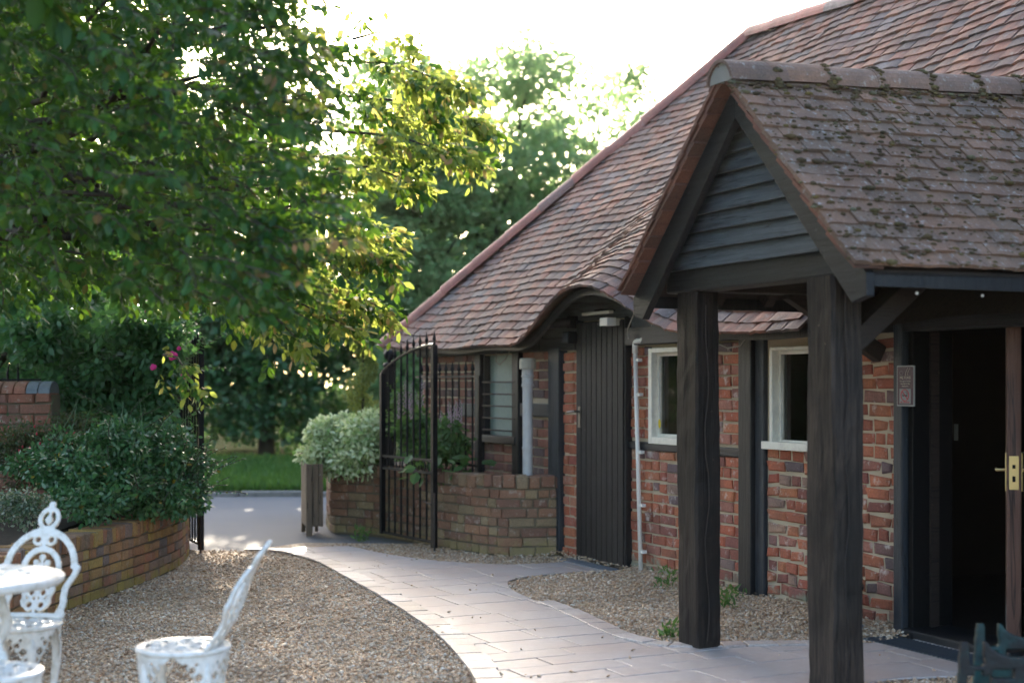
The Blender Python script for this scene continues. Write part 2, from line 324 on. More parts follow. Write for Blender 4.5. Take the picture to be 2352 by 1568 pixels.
def mat_slab():
    m, n, l, b = nt('stamped_concrete'); P = wpos(n); r = rnd(n, l)
    c = ramp(n, [(0, (.46, .365, .325)), (.5, (.51, .42, .375)), (1, (.46, .39, .355))]); l.new(r, c.inputs[0])
    z = noise(n, l, 1.6, 7, P, .65); zr = ramp(n, [(.35, (0, 0, 0)), (.7, (1, 1, 1))]); l.new(z.outputs[0], zr.inputs[0])
    col = mixc(n, l, zr.outputs[0], c.outputs[0], (.48, .45, .44)); z2 = noise(n, l, 26, 7, P, .7)
    fr = ramp(n, [(.3, (.75, .72, .7)), (.7, (1.1, 1.1, 1.1))]); l.new(z2.outputs[0], fr.inputs[0]); col = mixc(n, l, 1, col, fr.outputs[0], 'MULTIPLY')
    l.new(col, b.inputs['Base Color']); b.inputs['Specular IOR Level'].default_value = .6
    rr = ramp(n, [(.3, (.28, .28, .28)), (.75, (.55, .55, .55))]); l.new(z2.outputs[0], rr.inputs[0]); l.new(rr.outputs[0], b.inputs['Roughness'])
    mp = n.new('ShaderNodeMapping'); mp.inputs['Rotation'].default_value = (0, 0, -.45); mp.inputs['Scale'].default_value = (4, 22, 10); l.new(P, mp.inputs[0])
    z3 = noise(n, l, 1, 5, mp.outputs[0], .6, 1.5); bump(n, l, b, z3.outputs[0], .25, .012); return m
M['slab'] = mat_slab()
M['sett'] = mat_pieces('path_sett', [(0, (.48, .41, .37)), (.5, (.58, .52, .48)), (1, (.52, .43, .39))], rough=.4, stain_amt=.2, bscale=40, bstr=.3)
M['kerb'] = simple('kerb_stone', (.26, .24, .21), .85, 0, .3, ((.18, .16, .13), 12), 60, .4)
M['earth'] = simple('earth', (.05, .05, .03), 1.0, 0, .0, ((.03, .045, .018), 1.5))

# ------------------------------------------------------------------ leaves
LEAF = np.array([[0, 0, 0], [.38, -.27, .05], [.75, -.2, .02], [1, 0, -.06], [.75, .2, .02], [.38, .27, .05], [.5, 0, -.03]], float)
LEAF_F = np.array([[0, 1, 6, 5], [1, 2, 3, 6], [6, 3, 4, 5]])
def leaf_frames(axis, up=None, jit=.5):
    n = len(axis); a = axis / np.linalg.norm(axis, axis=1, keepdims=True)
    u = np.tile([0, 0, 1.], (n, 1)) if up is None else up
    u = u + rng.normal(0, jit, (n, 3)); b = np.cross(u, a); b /= np.linalg.norm(b, axis=1, keepdims=True) + 1e-9
    c = np.cross(a, b); return np.stack([a, b, c], 2)             # columns
def leaf_mesh(name, pos, R, size, mat, width=1.0, tmpl=LEAF, faces=LEAF_F):
    n = len(pos); t = tmpl * np.array([1, width, 1])
    V = np.einsum('nij,kj->nki', R, t) * np.reshape(size, (-1, 1, 1)) + pos[:, None, :]
    F = faces[None] + (np.arange(n) * len(t))[:, None, None]
    return fast_mesh(name, V.reshape(-1, 3), F.reshape(-1, faces.shape[1]), mat)
def unit(n):
    v = rng.normal(size=(n, 3)); return v / np.linalg.norm(v, axis=1, keepdims=True)
def blob_points(centres, radii, counts, shell=.55):
    out = []; nr = []
    for c, r, k in zip(centres, radii, counts):
        u = unit(int(k)); rad = (shell + (1 - shell) * rng.random((int(k), 1))) ; out.append(np.array(c) + u * rad * np.array(r)); nr.append(u)
    return np.concatenate(out), np.concatenate(nr)
def foliage(name, pos, nr, size, mat, parent, droop=.3, jit=.6, width=1.0):
    ax = nr + rng.normal(0, .7, pos.shape) + np.array([0, 0, -droop]); R = leaf_frames(ax, None if jit > .9 else nr + np.array([0, 0, .6]), jit)
    s = size * (0.7 + .6 * rng.random(len(pos))); return link(name, leaf_mesh(name, pos, R, s, mat, width), parent)

# ------------------------------------------------------------------ pieces: 300 largest as objects, rest joined as stuff
def finish_pieces(name, specs, meshes, parent, root_m, limit=300, stuff_name=None, skip=None):
    """specs: (mesh index, local Matrix, weight). root_m: matrix of the thing in the world."""
    sc = []
    for i, (k, Mx, wgt) in enumerate(specs):
        p = (root_m @ Mx).translation
        if p.y < .5: sc.append(-1); continue
        x, y = project(p); s = wgt / p.y ** 2
        if not (-20 < x < 2372 and -20 < y < 1588): s *= .01
        if skip and skip(x, y): s *= .01
        sc.append(s)
    order = sorted(range(len(specs)), key=lambda i: -sc[i]); single = set(order[:limit])
    for i in order[:limit]:
        k, Mx, _ = specs[i]; o = link(name, meshes[k], parent); o.matrix_local = Mx
    rest = [i for i in range(len(specs)) if i not in single]
    if rest:
        V = []; F = []; off = 0
        cache = {}
        for i in rest:
            k, Mx, _ = specs[i]
            if k not in cache:
                me = meshes[k]; cache[k] = (np.array([v.co for v in me.vertices]), [tuple(p.vertices) for p in me.polygons])
            v, f = cache[k]; A = np.array(Mx)
            V.append(v @ A[:3, :3].T + A[:3, 3]); F += [tuple(j + off for j in q) for q in f]; off += len(v)
        me = new_mesh(stuff_name or name, np.concatenate(V), F, meshes[0].materials[0])
        o = link(stuff_name or name, me, parent); o['kind'] = 'stuff'

def brick_meshes(mat, count=6, bev=.06, jit=.05):
    out = []
    for i in range(count):
        me = bpy.data.meshes.new('brick'); bm = bmesh.new(); bmesh.ops.create_cube(bm, size=1)
        for v in bm.verts: v.co += Vector((random.uniform(-1, 1) * jit * .5, 0, random.uniform(-1, 1) * jit))
        es = [e for e in bm.edges if all(v.co.y < 0 for v in e.verts)]
        bmesh.ops.bevel(bm, geom=es, offset=bev, segments=1, affect='EDGES', profile=.7)
        for v in bm.verts:
            v.co += Vector((random.uniform(-1, 1) * .012, random.uniform(-1, 1) * .02, random.uniform(-1, 1) * .03))
        bm.to_mesh(me); bm.free(); me.materials.append(mat); out.append(me)
    return out
def fill_row(s0, s1, lens=(.215, .1025), joint=.012, wts=(.6, .4)):
    out = []; s = s0
    while s1 - s > .03:
        L = random.choices(lens, wts if len(wts) == len(lens) else None)[0] * random.uniform(.95, 1.05)
        if s1 - s - L < .06: L = s1 - s if s1 - s < .26 else (s1 - s) / 2 - joint / 2
        L = min(L, s1 - s); out.append((s + joint / 2, s + L - joint / 2 if s + L < s1 - .001 else s1 - joint / 2)); s += L + 0.0
    return out
def brick_mx(p, ang, L, depth, h, jit=.004):
    """p at face centre; local -y is the face"""
    tilt = Matrix.Rotation(random.uniform(-1, 1) * .012, 4, 'Y') @ Matrix.Rotation(random.uniform(-1, 1) * .02, 4, 'Z')
    return Matrix.Translation(p) @ Matrix.Rotation(ang, 4, 'Z') @ tilt @ Matrix.Diagonal((L, depth, h, 1)) @ Matrix.Translation((0, random.uniform(.42, .5) + random.uniform(-1, 1) * jit / depth, 0))
def wall_bricks(specs, W, u0, u1, z0, z1, holes=(), course=.078, off=(0, 0), depth=.06, sag=lambda U: 0, nmesh=6, lens=(.215, .1025), rot=0, joint=.017, mesh0=0):
    """flat wall on plane W in barn coords; outer face towards -W"""
    nrow = int(round((z1 - z0) / course)); ch = (z1 - z0) / nrow
    for i in range(nrow):
        za = z0 + i * ch; zm = za + ch / 2; segs = [(u0, u1)]
        for (a, b, c, d) in holes:
            if c < zm < d:
                new = []
                for (s, e) in segs:
                    if b <= s or a >= e: new.append((s, e)); continue
                    if a > s: new.append((s, a))
                    if b < e: new.append((b, e))
                segs = new
        for (s, e) in segs:
            if e - s < .03: continue
            for (a, b) in fill_row(s, e, lens, joint):
                U = (a + b) / 2
                specs.append((random.randrange(mesh0, nmesh), brick_mx((U - off[0], W - off[1] + random.uniform(-.004, .004), zm + sag(U) + random.uniform(-.004, .004)), 0, b - a, depth, ch - .015), (b - a) * ch))

# ------------------------------------------------------------------ ground, road, verge
tag(link('ground', new_mesh('ground', [(-600, -600, -.06), (600, -600, -.06), (600, 900, -.06), (-600, 900, -.06)], [(0, 1, 2, 3)], M['earth'])), 'flat earth ground under the yard and lane', 'ground', kind='structure')
tag(link('road', new_mesh('road', [(-40, 12.25, -.012), (40, 12.25, -.012), (40, 18.6, -.012), (-40, 18.6, -.012)], [(0, 1, 2, 3)], M['asphalt'])), 'grey asphalt lane beyond the gate', 'road', kind='structure')
tag(link('gravel_yard', new_mesh('gravel_yard', [(-5, -1, -.004), (6, -1, -.004), (6, 12.3, -.004), (-1.9, 12.9, -.004), (-2.3, 12.25, -.004), (-5, 12.3, -.004)], [(0, 1, 2, 3, 4, 5)], M['gravel'])), 'tan pea gravel yard around the curved path', 'gravel', kind='structure')
kerb = tag(link('kerb', new_mesh('kerb', [(-30, 18.44, -.02), (30, 18.44, -.02), (30, 18.5, .04), (-30, 18.5, .04)], [(0, 1, 2, 3)], M['soil'])), 'worn stone kerb along the far side of the lane', 'kerb', kind='structure')
for i in range(12):
    mb = MB(); mb.bx(-.445, .445, 0, .14, -.05, .06 + random.uniform(-.012, .012)); o = mb.build('kerb_stone', M['kerb'], kerb, bevel=.02)
    o.location = (-8.5 + i * .905, 18.3 + .05 * math.sin(i * 1.3) - .06 * max(0, i - 5) * .4, 0); o.rotation_euler = (0, 0, random.uniform(-.03, .03))
verge = tag(link('verge', new_mesh('verge', [(-40, 18.5, .03), (40, 18.5, .03), (40, 29, .12), (-40, 29, .12)], [(0, 1, 2, 3)], M['earth'])), 'grassy verge bank below the hedge', 'verge', kind='structure')
n = 26000; gx = rng.uniform(-9, 0, n); gy = 18.52 + 7 * rng.random(n) ** 1.3
gp = np.stack([gx, gy, .03 + (gy - 18.5) * .0077], 1); ax = rng.normal(0, .35, (n, 3)) + np.array([0, 0, 1.])
tag(link('grass', leaf_mesh('grass', gp, leaf_frames(ax, unit(n), .3), .07 + .12 * rng.random(n), M['grass'], .28)), 'short green grass on the verge beyond the lane', 'grass', kind='stuff')

# ------------------------------------------------------------------ stamped concrete path
def crom(P, n=8, closed=False):
    P = [Vector(p) for p in P]; out = []; m = len(P)
    for i in range(m if closed else m - 1):
        if closed: p0, p1, p2, p3 = P[i - 1], P[i], P[(i + 1) % m], P[(i + 2) % m]
        else: p0, p1, p2, p3 = P[max(i - 1, 0)], P[i], P[i + 1], P[min(i + 2, m - 1)]
        for j in range(n):
            t = j / n; out.append(.5 * ((2 * p1) + (p2 - p0) * t + (2 * p0 - 5 * p1 + 4 * p2 - p3) * t * t + (3 * p1 - p0 - 3 * p2 + p3) * t ** 3))
    if not closed: out.append(P[-1])
    return out
left_e = crom([ground(*p) for p in [(560, 1263), (640, 1268), (720, 1287), (800, 1328), (900, 1385), (1000, 1452), (1060, 1512), (1100, 1570), (1130, 1660), (1130, 1800)]], 6)
r1 = crom([ground(*p) for p in [(800, 1255), (900, 1276), (1000, 1289), (1120, 1297), (1220, 1297), (1318, 1291)]], 5)
r2 = crom([ground(*p) for p in [(1440, 1316), (1350, 1314), (1250, 1321), (1190, 1330), (1166, 1340), (1185, 1362), (1280, 1402), (1400, 1458), (1480, 1481), (1560, 1489), (1700, 1487), (1850, 1484), (2090, 1476)]], 5)
outline = [Vector((p.x, p.y)) for p in r1 + r2] + [Vector(p[:2]) for p in (ground(2100, 1470), ground(2352, 1522), ground(2430, 1545), ground(2200, 1556), ground(2060, 1562), ground(1960, 1572), ground(1840, 1640), ground(1800, 1800))] + [Vector((p.x, p.y)) for p in reversed(left_e)]
def clip_rect(poly, M2, lo, hi):
    """clip polygon (2D, transformed to frame coords) by an axis rectangle"""
    P = poly
    for ax_, val, keep in ((0, lo[0], 1), (0, hi[0], -1), (1, lo[1], 1), (1, hi[1], -1)):
        out = []
        for i in range(len(P)):
            a, b = P[i - 1], P[i]; da, db = (a[ax_] - val) * keep, (b[ax_] - val) * keep
            if da >= 0 and db >= 0: out.append(b)
            elif da >= 0 > db: t = da / (da - db); out.append(a.lerp(b, t))
            elif da < 0 <= db: t = da / (da - db); out.append(a.lerp(b, t)); out.append(b)
        P = out
        if len(P) < 3: return []
    Q = []
    for p in P:
        if not Q or (p - Q[-1]).length > 1e-4: Q.append(p)
    if len(Q) > 2 and (Q[0] - Q[-1]).length < 1e-4: Q.pop()
    return Q
def area(P): return abs(sum(P[i - 1].x * P[i].y - P[i].x * P[i - 1].y for i in range(len(P)))) / 2
path_b = MB(); path_b.add([(p.x, p.y, .001) for p in outline], [tuple(range(len(outline)))])
me = new_mesh('path', path_b.v, path_b.f, M['cement']); bm = bmesh.new(); bm.from_mesh(me); bmesh.ops.triangulate(bm, faces=bm.faces); bmesh.ops.recalc_face_normals(bm, faces=bm.faces)
for f in bm.faces:
    if f.normal.z < 0: f.normal_flip()
bm.to_mesh(me); bm.free()
path = tag(link('path', me), 'curved pinkish grey stamped concrete path through the gravel', 'path', kind='structure')
pw = [Vector((UX * p.x + UY * p.y, WX * p.x + WY * p.y)) for p in outline]
u = -14.0; jw = .0045
while u < -3.2:
    h = random.choice((.2, .3, .3, .42)); w = -1.0 + random.uniform(0, .5)
    while w < 6:
        Lw = random.choice((.32, .45, .6, .75)); P = clip_rect(pw, None, (u + jw, w + jw), (u + h - jw, w + Lw - jw))
        if len(P) > 2 and area(P) > .004:
            mb = MB(); poly = [(UX * p.x + WX * p.y, UY * p.x + WY * p.y) for p in P]
            zz = .009 + random.uniform(-.0015, .0015)
            mb.prism(poly, (0, 0, .002), (1, 0, 0), (0, 1, 0), (0, 0, 1), zz); mb.build('slab', M['slab'], path, bevel=.003)
        w += Lw
    u += h
def setts(line, width, side):
    L = 0; pts = [Vector((p.x, p.y)) for p in line]
    cum = [0]
    for a, b in zip(pts, pts[1:]): cum.append(cum[-1] + (b - a).length)
    def S(s):
        for i in range(len(pts) - 1):
            if s <= cum[i + 1]:
                t = (s - cum[i]) / (cum[i + 1] - cum[i]); d = (pts[i + 1] - pts[i]).normalized(); return pts[i].lerp(pts[i + 1], t), Vector((-d.y, d.x)) * side
        d = (pts[-1] - pts[-2]).normalized(); return pts[-1], Vector((-d.y, d.x)) * side
    s = 0.02
    while s < cum[-1] - .1:
        l_ = random.uniform(.13, .24); a, na = S(s + .005); b, nb = S(min(s + l_ - .005, cum[-1])); w_ = width * random.uniform(.9, 1.1)
        mb = MB(); mb.prism([tuple(a - na * .015), tuple(b - nb * .015), tuple(b + nb * w_), tuple(a + na * w_)], (0, 0, .003), (1, 0, 0), (0, 1, 0), (0, 0, 1), .014 + random.uniform(0, .004))
        mb.build('edging_sett', M['sett'], path, bevel=.004); s += l_
setts([p for p in left_e if p.y > 4.3], .13, 1); setts([p for p in r2[28:58]], .11, 1)

# gravel stones
def pip(px, py, poly):
    inside = np.zeros(len(px), bool); j = len(poly) - 1
    for i in range(len(poly)):
        xi, yi = poly[i][0], poly[i][1]; xj, yj = poly[j][0], poly[j][1]
        c = ((yi > py) != (yj > py)) & (px < (xj - xi) * (py - yi) / (yj - yi + 1e-12) + xi); inside ^= c; j = i
    return inside
bed_pts = crom([ground(*p) for p in [(-420, 1760), (-180, 1570), (0, 1468), (145, 1405), (300, 1350), (390, 1313), (424, 1290), (434, 1268), (428, 1252), (408, 1243)]], 6)
pl_pts = crom([ground(*p) for p in [(1296, 1275), (1220, 1277), (1150, 1276), (1080, 1268), (1010, 1256), (940, 1243), (870, 1231), (800, 1225), (765, 1222), (752, 1212), (752, 1196), (765, 1175)]], 6)
nst = 95000
sy = 4.6 + 8.2 * rng.random(nst) ** 1.15; sx = rng.uniform(-.40, .40, nst) * sy
bedpoly = [(p.x, p.y) for p in bed_pts] + [(-12, 13), (-12, 2)]
plpoly = [(p.x, p.y) for p in pl_pts] + [(3, 16)]
Wc = WX * sx + WY * sy
inpath = pip(sx, sy, [(p.x, p.y) for p in outline])
ok = (~inpath | (rng.random(nst) < .003)) & ~pip(sx, sy, bedpoly) & ~pip(sx, sy, plpoly) & (Wc < 5.52) & ((sy < 12.25) | (sx > -1.6)) & (sy < 12.75)
lift = np.where(inpath[ok], .012, 0.0); sx, sy, Wc = sx[ok], sy[ok], Wc[ok]; n = len(sx)
heap = .05 * np.exp(-np.maximum(5.5 - Wc, 0) / .16) * ((UX * sx + UY * sy) < -6.2)
OCT = np.array([[1, 0, 0], [0, 1, 0], [-1, 0, 0], [0, -1, 0], [.1, .1, .75], [0, 0, -.75], [.7, .7, .15], [-.7, .6, -.1]], float)[:6]
OF = np.array([[0, 1, 4], [1, 2, 4], [2, 3, 4], [3, 0, 4], [1, 0, 5], [2, 1, 5], [3, 2, 5], [0, 3, 5]])
sz = (.006 + .009 * rng.random(n) ** 1.6)
R = leaf_frames(unit(n) * np.array([1, 1, .35]), None, .5)
tm = OCT * np.array([1.25, .9, .75]); V = np.einsum('nij,kj->nki', R, tm) * sz[:, None, None] + np.stack([sx, sy, lift + heap + .003 + .004 * rng.random(n)], 1)[:, None, :]
V += rng.normal(0, .0009, V.shape)
F = OF[None] + (np.arange(n) * 6)[:, None, None]
tag(link('gravel', fast_mesh('gravel', V.reshape(-1, 3), F.reshape(-1, 3), M['stone'])), 'loose tan and brown pea gravel stones', 'gravel', kind='stuff')
hb = MB()   # low heap of bedding gravel against the barn wall
Us = np.linspace(-10.15 + .75, -6.3, 20)
for a, b in zip(Us, Us[1:]):
    hb.add([uw(a, 5.2, -.002), uw(b, 5.2, -.002), uw(b, 5.53, .045), uw(a, 5.53, .045)], [(0, 1, 2, 3)])
hb.build('gravel_bank', M['gravel']); tag(bpy.data.objects['gravel_bank'], 'gravel banked up against the brick wall foot', 'gravel', kind='structure')

# ================================================================== BARN
BO = (-9.5, 5.51)
barn = thing('barn', 'long low brick and timber barn with red tiled hipped roof and arched eave', 'building', uw(*BO), BROT)
BM = Matrix.Translation(uw(*BO)) @ Matrix.Rotation(BROT, 4, 'Z')
def bshift(mb, off=BO):
    d = Vector((off[0], off[1], 0)); mb.v = [v - d for v in mb.v]; return mb
def bpart(mb, name, mat, parent=None, off=BO, **k): return bshift(mb, off).build(name, mat, parent or barn, **k)
DU = (Ux(1337), Ux(1447)); W1W = (Ux(1495), Ux(1640), zx(1497, 1018), zx(1497, 800)); W2W = (Ux(1774), Ux(1895), zx(1790, 1030), zx(1790, 797))
W0W = (Ux(1112), Ux(1190), zx(1150, 1000), zx(1150, 815)); DOOR2 = (Ux(2098), Ux(2350), 0, 1.98)
TP = (Ux(1708), Ux(1761)); BAND = (.935, 1.0)
core = MB(); cw0, cw1 = 5.523, 5.74
def cbox(a, b, z0, z1): core.bx(a, b, cw0, cw1, z0, z1)
uL, uR = -13.75, -3.6
cbox(uL, W0W[0], 0, 1.85); cbox(*W0W[:2], 0, W0W[2]); cbox(*W0W[:2], W0W[3], 1.85); cbox(W0W[1], DU[0], 0, 1.85)
cbox(*DU, 1.9, 2.25); cbox(DU[1], W1W[0], 0, 1.9); cbox(*W1W[:2], 0, W1W[2]); cbox(*W1W[:2], W1W[3], 1.85); cbox(W1W[1], W2W[0], 0, 1.85)
cbox(*W2W[:2], 0, W2W[2]); cbox(*W2W[:2], W2W[3], 1.85); cbox(W2W[1], DOOR2[0], 0, 2.0); cbox(*DOOR2[:2], 1.98, 2.3); cbox(-5.36, uR, 0, 2.3); cbox(DOOR2[1], -5.36, 1.98, 2.3)
core.bx(uL, uL + .2, cw1, 10.4, 0, 1.85); core.bx(uR - .2, uR, cw1, 10.4, 0, 1.85); core.bx(uL, uR, 10.4, 10.6, 0, 1.85)
wall = bpart(core, 'wall', M['mortar'])
bmesh_red = brick_meshes(M['brick'], 6, .08, .07) + brick_meshes(M['brick'], 6, .13, .16); bmesh_or = brick_meshes(M['brick_pier']); bmesh_far = brick_meshes(M['brick_far'])
specs = []
sagf = lambda U: -.02 * max(0, U + 9.4) / 3 + .012 * math.sin(U * 4.1) + .006 * math.sin(U * 9.7)
wall_bricks(specs, WALL, DU[1] + .01, TP[0], 0.0, 1.72, [W1W, (-20, 0, *BAND)], off=BO, course=.079)
wall_bricks(specs, WALL, TP[1], DOOR2[0] - .09, -.02, 1.74, [(W2W[0] - .05, W2W[1], W2W[2], 2)], off=BO, course=.081, sag=sagf, lens=(.2, .1, .13), joint=.016, nmesh=12, mesh0=6)
pier_sp = []
wall_bricks(pier_sp, WALL - .03, Ux(1301), DU[0] - .005, 0, 1.70, off=BO, course=.083, depth=.1, lens=(.19, .1))
far_sp = []
wall_bricks(far_sp, WALL, -13.75, Ux(1272), .3, 1.72, [(W0W[0] - .1, W0W[1] + .02, W0W[2] - .07, 2), (Ux(1183), Ux(1199), 0, 2), (Ux(1098), Ux(1112), 0, 2), (Ux(1060), Ux(1098), zx(1080, 958), zx(1080, 925)), (Ux(1199), Ux(1275), zx(1240, 958), zx(1240, 925))], off=BO, course=.082)
finish_pieces('brick', specs, bmesh_red, wall, BM, 230, 'brickwork')
finish_pieces('brick', pier_sp, bmesh_or, wall, BM, 40, 'brickwork')
finish_pieces('brick', far_sp, bmesh_far, wall, BM, 30, 'brickwork')
# pier backing
bpart(MB().bx(Ux(1301) + .01, DU[0] - .012, WALL - .02, WALL + .012, 0, 1.69), 'pier_core', M['mortar'])
# timbers
def timber(name, a, b, z0, z1, w0, w1, mat='black', lab=None, bev=.008):
    o = bpart(MB().bx(a, b, w0, w1, z0, z1), name, M[mat], bevel=bev)
    if lab: o['label'] = lab
    return o
timber('wall_post', Ux(1275), Ux(1300), 0.02, 1.74, 5.44, 5.53, 'blue_post', 'slate blue painted wall post beside the brick pier')
timber('wall_post', TP[0] + .005, TP[1] - .11, .0, 1.74, 5.46, 5.53, 'black'); timber('wall_post', TP[1] - .105, TP[1] - .005, .0, 1.74, 5.49, 5.53, 'blue_post')
timber('wall_rail', DU[1] + .01, TP[0], BAND[0], BAND[1] - .003, 5.49, 5.53, 'black_h')
timber('wall_post', Ux(1098), Ux(1111), .4, 1.74, 5.47, 5.53, 'black'); timber('wall_post', Ux(1184), Ux(1199), .4, 1.74, 5.47, 5.53, 'black')
timber('wall_rail', Ux(1060), Ux(1097), zx(1080, 957), zx(1080, 926), 5.48, 5.53, 'blue_post'); timber('wall_rail', Ux(1200), Ux(1274), zx(1240, 957), zx(1240, 926), 5.48, 5.53, 'blue_post')
timber('wall_plate', -13.75, -10.9, 1.71, 1.85, 5.45, 5.6, 'black_h'); timber('wall_plate', DU[1] + .02, uR, 1.725, 1.86, 5.45, 5.6, 'black_h'); timber('wall_plate', -10.9, DU[0] - .02, 1.71, 1.82, 5.45, 5.6, 'black_h')
timber('door_post', DOOR2[0] - .09, DOOR2[0] - .015, .0, 2.0, 5.44, 5.62, 'blue_post', 'weathered grey wooden door post beside the sign')

# windows
def window(u0, u1, z0, z1, lab, stile=.05, sill=False, mull=None):
    f = bpart(MB().bx(u0, u0 + stile, 5.485, 5.6, z0, z1).bx(u1 - stile, u1, 5.485, 5.6, z0, z1).bx(u0 + stile, u1 - stile, 5.487, 5.6, z0, z0 + stile).bx(u0 + stile, u1 - stile, 5.487, 5.6, z1 - stile * .7, z1), 'window', M['white_paint'], bevel=.004); f['label'] = lab
    a, b, c, d = u0 + stile, u1 - stile, z0 + stile, z1 - stile * .7; s = .024
    bpart(MB().bx(a, a + s, 5.535, 5.59, c, d).bx(b - s, b, 5.535, 5.59, c, d).bx(a + s, b - s, 5.537, 5.588, c, c + s).bx(a + s, b - s, 5.537, 5.588, d - s, d), 'sash', M['white_paint'], f, bevel=.003)
    bpart(MB().bx(a + s - .005, b - s + .005, 5.56, 5.565, c + s - .005, d - s + .005), 'pane', M['glass'], f)
    if sill: bpart(MB().bx(u0 - .05, u1 + .05, 5.455, 5.56, z0 - .005, z0 + .045), 'sill', M['white_paint'], f, bevel=.005)
    return f
w1 = window(*W1W, 'white framed window with a yellow sticker behind the far porch post', .05)
window(*W2W, 'white framed window with a thick sill between the porch posts', .032, True)
mb = MB(); cu, cz = W1W[0] + .088, W1W[2] + .15
mb.prism([(.017 * math.cos(t * PI / 8), .034 * math.sin(t * PI / 8)) for t in range(16)], (cu, 5.532, cz), (1, 0, 0), (0, 0, 1), (0, -1, 0), .0015); bpart(mb, 'sticker', M['yellow'], w1)
f = bpart(MB().bx(W0W[0], W0W[1], 5.575, 5.6, W0W[2], W0W[3]), 'window', M['black'], bevel=.004); f['label'] = 'small greenish frosted window behind five iron bars'
for a, b in ((W0W[0], W0W[0] + .03), (W0W[1] - .03, W0W[1])): bpart(MB().bx(a, b, 5.5, 5.575, W0W[2], W0W[3]), 'stile', M['black'], f, bevel=.004)
bpart(MB().bx(W0W[0] + .03, W0W[1] - .03, 5.56, 5.57, W0W[2], W0W[3]), 'pane', M['frost'], f)
bpart(MB().bx(W0W[0] - .06, W0W[1] + .02, 5.46, 5.56, W0W[2] - .07, W0W[2]), 'sill', M['black_h'], f, bevel=.008)
for i in range(5): bpart(MB().tube([(W0W[0] - .04, 5.47, W0W[2] + .05 + i * .11), (W0W[1] + .01, 5.47, W0W[2] + .05 + i * .11)], .0075, 6), 'window_bar', M['rust'], f)

# plank door under the arched eave
door = bpart(MB().bx(DU[0] + .006, DU[1] - .006, 5.47, 5.5, .03, 1.93), 'door', M['black']); door['label'] = 'dark vertical plank door under the arched eave'
npl = 9; pwid = (DU[1] - DU[0] - .012) / npl
for i in range(npl):
    a = DU[0] + .006 + i * pwid
    bpart(MB().bx(a + .0035, a + pwid - .0035, 5.452, 5.472 + random.uniform(-.002, 0), .035 + random.uniform(0, .01), 1.92), 'plank', M['plank'], door, bevel=.004)
hu = DU[0] + .07; hz = zx(1345, 950)
bpart(MB().bx(hu - .02, hu + .02, 5.444, 5.452, hz - .11, hz + .06).tube([(hu, 5.45, hz + .02), (hu, 5.40, hz + .02), (hu - .03, 5.395, hz + .02), (hu - .12, 5.40, hz + .012)], .009, 8), 'handle', M['steel'], door, smooth=False)
timber('door_frame', DU[0] - .012, DU[0] + .005, 0, 1.95, 5.46, 5.53); timber('door_frame', DU[1] - .005, DU[1] + .012, 0, 1.95, 5.46, 5.53)

# roof
ZE, TN, EW, RTOP = 1.80, 1.1, 5.25, 2.71
def RT(U): return RTOP - .055 * max(0.0, U + 11.25)
def bmp(U): t = abs(U + 9.52) / 1.42; return .5 * (1 + math.cos(PI * t)) if t < 1 else 0.0
def RS(U, r):
    f = max(0.0, 1 - r / 1.75) ** 1.5; b = bmp(U)
    z = ZE + TN * r + .40 * b * f + .05 * max(0, (-11.5 - U) / 2.5) * max(0, 1 - r / 1.5) + .012 * math.sin(U * 2.1 + r * 1.3) + .008 * math.sin(U * 5.3 - r * 2.2)
    return Vector((U, EW + r - .12 * b * f, z))
deck = MB(); nu, nr_ = 80, 14; Ua, Ub = -14.05, -3.4
def deckpt(i, j, dz=-.035):
    r = RTOP * j / nr_; ua = Ua + r; U = ua + (Ub - ua) * i / nu; p = RS(U, min(r, RT(U))); p.z += dz; return p
for i in range(nu):
    for j in range(nr_):
        deck.add([deckpt(i, j), deckpt(i + 1, j), deckpt(i + 1, j + 1), deckpt(i, j + 1)], [(0, 1, 2, 3)])
ZR = ZE + TN * RTOP - .035
WR = EW + RTOP
deck.add([(Ua, EW, ZE), (Ua + RTOP, WR, ZR), (Ua, 2 * WR - EW, ZE)], [(0, 1, 2)])
deck.add([(Ua + RTOP, WR, ZR), (Ub, EW + RT(Ub), ZE + TN * RT(Ub) - .035), (Ub, 2 * WR - EW, ZE), (Ua, 2 * WR - EW, ZE)], [(0, 1, 2, 3)])
deck.add([(Ub, EW, ZE), (Ub, WR, ZR), (Ub, 2 * WR - EW, ZE)], [(0, 1, 2)])
roof = bpart(deck, 'roof', M['soffit'], smooth=True)
def tile_meshes(mat, w=.163, L=.19, t=.018, k=5, camber=.006, jb_=.005):
    out = []
    for q in range(k):
        V = []; xs = (-w / 2, -w * .17, w * .17, w / 2); jb = [random.uniform(-jb_, jb_) for _ in xs]
        for lay in (0, -1):
            for yy in (0, 1):
                for i, x in enumerate(xs):
                    V.append((x, (jb[i] if yy == 0 else L), (lay + .5) * t + camber * (1 - (2 * x / w) ** 2) + (.003 * random.uniform(-1, 1))))
        F = []
        for i in range(3):
            F += [(i, i + 1, i + 5, i + 4), (8 + i + 1, 8 + i, 12 + i, 12 + i + 1), (i, 8 + i, 9 + i, i + 1), (4 + i + 1, 12 + i + 1, 12 + i, 4 + i)]
        F += [(0, 4, 12, 8), (3, 11, 15, 7)]
        out.append(new_mesh('tile', V, F, mat))
    return out
